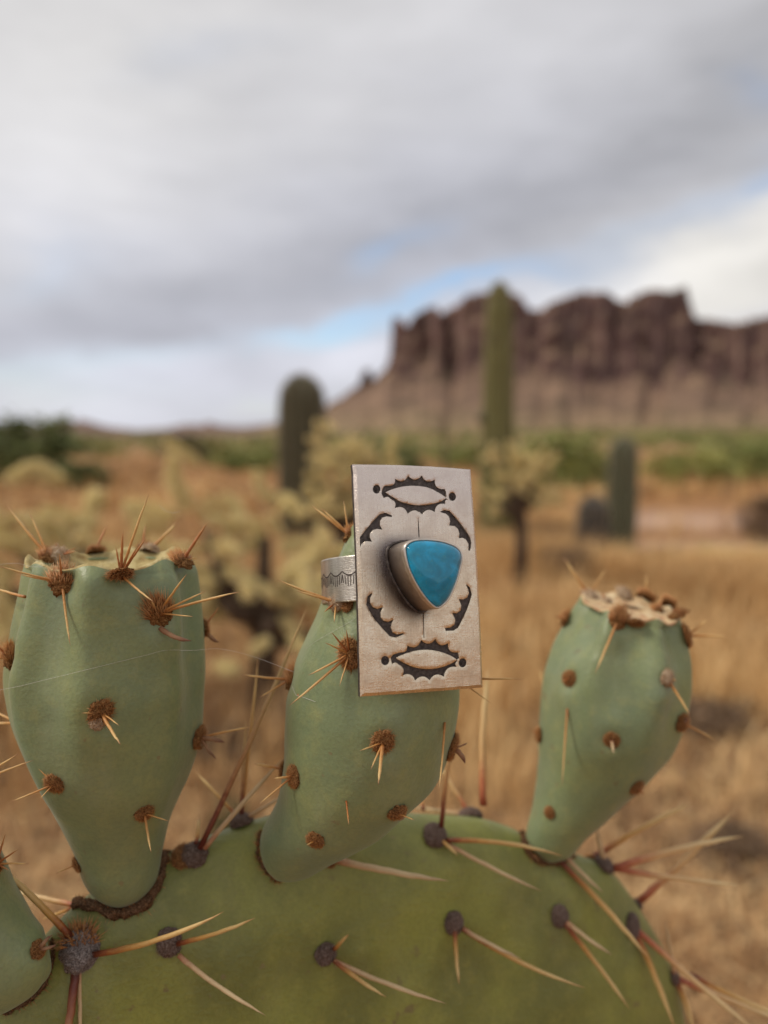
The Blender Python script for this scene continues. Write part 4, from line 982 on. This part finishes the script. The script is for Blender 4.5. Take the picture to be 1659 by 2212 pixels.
stone_px = [(882, 860), (896, 812), (945, 782), (1020, 772), (1110, 775), (1205, 790), (1295, 822), (1345, 862), (1362, 912), (1352, 985), (1312, 1130), (1252, 1262), (1205, 1318), (1163, 1345), (1128, 1335), (1062, 1268), (982, 1150), (912, 1002)]
def closed(pts, n=6):
    P_ = pts; N_ = len(P_); out = []
    for k in range(N_):
        a, b_, c, d = P_[k - 1], P_[k], P_[(k + 1) % N_], P_[(k + 2) % N_]
        for i in range(n): f = i / n; out.append(.5 * ((2 * b_) + (c - a) * f + (2 * a - 5 * b_ + 4 * c - d) * f * f + (3 * b_ - a - 3 * c + d) * f ** 3))
    return out
SL = closed([lp(x, y, BH) for x, y in stone_px])
sc_ = sum(SL, Vector((0, 0))) / len(SL)
def grow(loop, d):
    out = []; N_ = len(loop)
    for i in range(N_):
        t = (loop[(i + 1) % N_] - loop[i - 1]).normalized(); nn = Vector((t.y, -t.x))
        if nn.dot(loop[i] - sc_) < 0: nn = -nn
        out.append(loop[i] + nn * d)
    return out
PATC = (sc_.x - .0012, sc_.y - .0004, .0076, .0084)
M_SILVER = material('brushed_silver', m_silver); M_TARN = material('tarnished_silver', m_tarnish)
M_WALL = material('worn_stamp_wall', lambda g: {'Base Color': g.ramp(g.noise(g.obj(), 1800, 4, .7), [(.35, (.10, .08, .07)), (.65, (.55, .46, .37))]), 'Metallic': .9, 'Roughness': .42})
def tarnish_shade(p):  # patina with the bezel's shade painted in, strongest on its left
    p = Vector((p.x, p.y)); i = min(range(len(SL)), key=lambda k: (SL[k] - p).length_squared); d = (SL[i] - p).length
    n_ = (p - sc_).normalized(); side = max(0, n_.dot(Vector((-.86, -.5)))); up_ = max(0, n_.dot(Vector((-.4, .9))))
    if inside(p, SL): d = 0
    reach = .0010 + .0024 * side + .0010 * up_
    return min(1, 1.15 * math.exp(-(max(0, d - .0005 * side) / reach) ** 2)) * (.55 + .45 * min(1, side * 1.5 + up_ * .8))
plate = obj('plate', mesh('plate', PV, PF, [M_SILVER, M_TARN], 'front', {'tarnish_shade': [tarnish_shade(p) for p in PV]}, PM), ring)
DEP = .00042
for i, fl in floors.items():
    used = sorted({k for f in fl for k in f}); mp = {k: j for j, k in enumerate(used)}; m_ = len(used)
    V = [Vector((rv[k].x, rv[k].y, und(rv[k]) - DEP)) for k in used] + [PV[k].copy() for k in used]
    Fc = [tuple(mp[k] for k in orient(f)) for f in fl]
    cnt = {}; MI = [0] * len(Fc)
    for f in Fc:
        for a, b in zip(f, f[1:] + f[:1]): cnt[(a, b)] = 1
    for (a, b) in list(cnt):
        if (b, a) not in cnt: Fc.append((a, b, b + m_, a + m_)); MI.append(1)
    inw = {}
    for (a, b) in cnt:                       # slope the walls of the stamp a little
        if (b, a) not in cnt:
            d = (V[b] - V[a]).normalized(); nn = Vector((-d.y, d.x, 0)); inw.setdefault(a, []).append(nn); inw.setdefault(b, []).append(nn)
    for k, ns_ in inw.items(): V[k] += sum(ns_, Vector()).normalized() * min(.00014, .00014 if i < 6 else .00004)
    o = obj('stamped_mark', mesh('stamped_mark', V, Fc, [M_TARN, M_WALL], False, None, MI), plate)
def lathe(pts, x, y, z, n=18):
    V, Fc = [], []
    for (r, h) in pts:
        for k in range(n): a = 2 * math.pi * k / n; V.append(Vector((x + r * math.cos(a), y + r * math.sin(a), z + h)))
    for j in range(len(pts) - 1):
        for k in range(n): k2 = (k + 1) % n; Fc.append((j * n + k, j * n + k2, (j + 1) * n + k2, (j + 1) * n + k))
    Fc.append(tuple((len(pts) - 1) * n + k for k in range(n))); return V, Fc
for (x, y, r) in DOTS:                        # the little ring and pip inside each round stamp
    c = lp(x, y); V, Fc = lathe([(.00036, -.0004), (.00033, -.0002), (.00027, -.0002), (.00024, -.00034), (.00013, -.00034), (.0001, -.00022), (.00002, -.00018)], c.x, c.y, und(c))
    obj('dot_ring', mesh('dot_ring', V, Fc, [M_TARN]), plate)
# bezel: tall wall with a lip, solder line at its foot
bl = [(grow(SL, .00062), -.00005), (grow(SL, .00056), .0010), (grow(SL, .00050), .0040), (grow(SL, .00046), BH - .0004), (grow(SL, .00036), BH + .0001), (grow(SL, .00016), BH + .00018), (grow(SL, -.00002), BH + .00002), (grow(SL, -.00012), BH - .0006)]
V, Fc = [], []; n = len(SL)
for L, z in bl:
    V += [Vector((p.x, p.y, z)) for p in L]
for j in range(len(bl) - 1):
    for i in range(n): i2 = (i + 1) % n; Fc.append((j * n + i, j * n + i2, (j + 1) * n + i2, (j + 1) * n + i))
def m_bez(g):
    p = g.obj(); n_ = g.noise(p, 420, 5, .65); z = g.n('ShaderNodeSeparateXYZ', {0: p}).outputs[2]
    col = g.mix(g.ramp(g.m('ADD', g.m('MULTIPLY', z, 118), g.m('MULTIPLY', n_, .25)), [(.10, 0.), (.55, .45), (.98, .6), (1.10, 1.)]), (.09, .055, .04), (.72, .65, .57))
    return {'Base Color': g.mix(g.ramp(n_, [(.5, 0.), (.75, .4)]), col, (.06, .04, .03)), 'Metallic': .95, 'Roughness': .36, 'Normal': g.bump(n_, .00008)}
bz = obj('bezel', mesh('bezel', V, Fc, [material('bezel_silver', m_bez)]), ring)
V, Fc = [], []; base = grow(SL, .00075); pts = [Vector((p.x, p.y, sagz(p) + .00008)) for p in base]; n2 = len(pts)
for i in range(n2):
    t = (pts[(i + 1) % n2] - pts[i - 1]).normalized(); s_ = t.cross(Vector((0, 0, 1)))
    r_ = .00034 * (1 + .55 * noise.noise(pts[i] * 2600) + .3 * noise.noise(pts[i] * 5200))
    for k in range(8): a = 2 * math.pi * k / 8; V.append(pts[i] + s_ * r_ * math.cos(a) + Vector((0, 0, r_ * math.sin(a))))
for i in range(n2):
    for k in range(8): k2 = (k + 1) % 8; j = (i + 1) % n2; Fc.append((i * 8 + k, i * 8 + k2, j * 8 + k2, j * 8 + k))
obj('solder_seam', mesh('solder_seam', V, Fc, [M_TARN]), bz)
# stone: polished dome
V, Fc = [], []; RR = 18
for j in range(RR):
    t = j / RR; k = math.cos(t * math.pi / 2) ** .92; rad_ = .0058; z = BH - .0004 + .0024 * math.sin(t * math.pi / 2) ** .85
    for p in SL:
        d = p - sc_; e = d.lerp(d.normalized() * rad_, min(1, (1 - k) * 1.25)); V.append(Vector((sc_.x + e.x * k, sc_.y + e.y * k, z)))
for j in range(RR - 1):
    for i in range(n): i2 = (i + 1) % n; Fc.append((j * n + i, j * n + i2, (j + 1) * n + i2, (j + 1) * n + i))
V.append(Vector((sc_.x, sc_.y, BH + .0020)))
for i in range(n): Fc.append(((RR - 1) * n + i, (RR - 1) * n + (i + 1) % n, len(V) - 1))
def m_stone(g):
    p = g.obj(); a = g.noise(p, 260, 4, .55, .6); b_ = g.noise(p, 520, 6, .65, .8); v = g.n('ShaderNodeTexVoronoi', {'Vector': g.n('ShaderNodeVectorMath', {0: p, 1: g.n('ShaderNodeVectorMath', {0: g.n('ShaderNodeTexNoise', {'Vector': p, 'Scale': 700.0}).outputs['Color'], 'Scale': .0016}, operation='SCALE').outputs[0]}).outputs[0], 'Scale': 420.0}, feature='DISTANCE_TO_EDGE').outputs['Distance']
    col = g.ramp(a, [(.24, (.000, .150, .250)), (.46, (.000, .230, .390)), (.60, (.000, .320, .58)), (.76, (.002, .43, .72))])
    vein = g.m('MULTIPLY', g.ramp(v, [(.0, 1.), (.06, 0.)]), g.ramp(b_, [(.50, 0.), (.68, .75)]))
    col = g.mix(vein, col, (.04, .22, .20))
    col = g.mix(g.ramp(b_, [(.70, 0.), (.755, .8)]), col, (.075, .055, .02))
    col = g.mix(g.m('MULTIPLY', g.ramp(g.noise(p, 900, 3, .6), [(.55, 0.), (.75, 1.)]), .22), col, (.05, .42, .55))
    return {'Base Color': col, 'Roughness': .04, 'Coat Weight': .6, 'Coat Roughness': .01, 'Specular IOR Level': .42}
obj('turquoise_stone', mesh('turquoise_stone', V, Fc, [material('turquoise', m_stone)]), ring)
# band round the fruit
RB, TB, HB = .0145, .0010, .0046
bc = Vector((-.0005, .0003, -.0012 - RB)); n = 140; V, Fc = [], []
sec = [(RB, -HB), (RB + .00012, -HB + .0002), (RB + .00012, HB - .0002), (RB, HB), (RB - TB + .0002, HB), (RB - TB, HB - .0002), (RB - TB, -HB + .0002), (RB - TB + .0002, -HB)]
for i in range(n):
    a = 2 * math.pi * i / n
    for (r_, y) in sec: V.append(bc + Vector((r_ * math.sin(a), y, min(r_ * math.cos(a), RB - .0001))))
for i in range(n):
    for k in range(8): j = (i + 1) % n; k2 = (k + 1) % 8; Fc.append((i * 8 + k, j * 8 + k, j * 8 + k2, i * 8 + k2))
def m_band(g):
    p = g.obj(); scr = g.noise(g.scalevec(p, (900, 5200, 900)), 1.0, 4, .65); wv = g.noise(g.scalevec(p, (420, 60, 420)), 1.0, 3, .5)
    return {'Base Color': g.mix(g.ramp(scr, [(.5, 0.), (.75, .5)]), g.ramp(wv, [(.35, (.50, .46, .40)), (.65, (.72, .68, .61))]), (.42, .39, .35)), 'Metallic': .92, 'Roughness': .34, 'Normal': g.bump(scr, .00008)}
band = obj('band', mesh('band', V, Fc, [material('band_silver', m_band)], False), ring)
V, Fc = [], []
def onb(a, y): return bc + Vector(((RB + .00016) * math.sin(a), y, (RB + .00016) * math.cos(a)))
for i in range(9):                            # stamped sunrays round the band
    a0 = -math.pi * (.18 + .72 * i / 9); da = -math.pi * .72 / 9
    for k in range(6):
        t = (k + .5) / 6; s_ = abs(t - .5) * 2; a = a0 + da * t; w_ = abs(da) / 6 * .16
        y1 = .0004 + .0006 * s_; y0 = -.0016 + .0010 * s_; b = len(V); lean = (.5 - t) * .05
        V += [onb(a - w_, y0), onb(a + w_, y0), onb(a + lean + w_, y1), onb(a + lean - w_, y1)]; Fc.append((b, b + 1, b + 2, b + 3))
    for k in range(6):
        t0, t1 = k / 6, (k + 1) / 6; f = lambda t: .0017 - .0009 * math.sin(math.pi * t); b = len(V)
        V += [onb(a0 + da * t0, f(t0)), onb(a0 + da * t1, f(t1)), onb(a0 + da * t1, f(t1) - .0003), onb(a0 + da * t0, f(t0) - .0003)]; Fc.append((b, b + 1, b + 2, b + 3))
obj('stamped_mark', mesh('stamped_mark', V, Fc, [M_TARN], False), band)

# ------------------------------------------------------------------ spider threads
M_THREAD = material('spider_silk', lambda g: {'Base Color': (.75, .72, .68), 'Roughness': .4})
def thread(path, label, w_=.000019):
    pts = [P(*p) if len(p) == 3 else min((h[0] - FWD * .0004 for h in (b.bv.ray_cast(CAM, pix_dir(*p)) for b in (fL, fM)) if h[0]), key=lambda h: (h - CAM).length) for p in path]; n = 8 * (len(pts) - 1); c = [crom(pts, (len(pts) - 1) * i / n) for i in range(n + 1)]
    V, Fc = tube([p - c[0] for p in c], [w_] * len(c), 5); o = obj('spider_thread', mesh('spider_thread', V, Fc, [M_THREAD])); o.location = c[0]
    tag(o, label, 'thread', 'spider threads on the cactus')
thread([(-20, 1494, .146)] + [(u, 1492 - .245 * u) for u in range(40, 400, 40)] + [(415, 1405, .147), (476, 1402, .150), (549, 1419, .152), (636, 1452, .150)], 'long pale spider thread crossing the plump left fruit at half height')
thread([(662, 1400), (690, 1380), (720, 1363), (764, 1338)], 'short pale spider thread on the middle fruit beside the lower left of the plate')
thread([(-10, 1220, .142), (36, 1217, .143), (66, 1224, .1445), (92, 1224, .1455)], 'pale spider thread at the left end of the crown of the plump fruit', .00002)
thread([(344, 1090, .158), (356, 1102, .158), (374, 1108, .158), (389, 1103, .158)], 'tiny curled pale hair floating above the crown of the plump fruit', .00002)
thread([(632, 1482), (640, 1500), (655, 1505), (682, 1515)], 'white silk wisp on the left edge of the middle fruit', .00003)
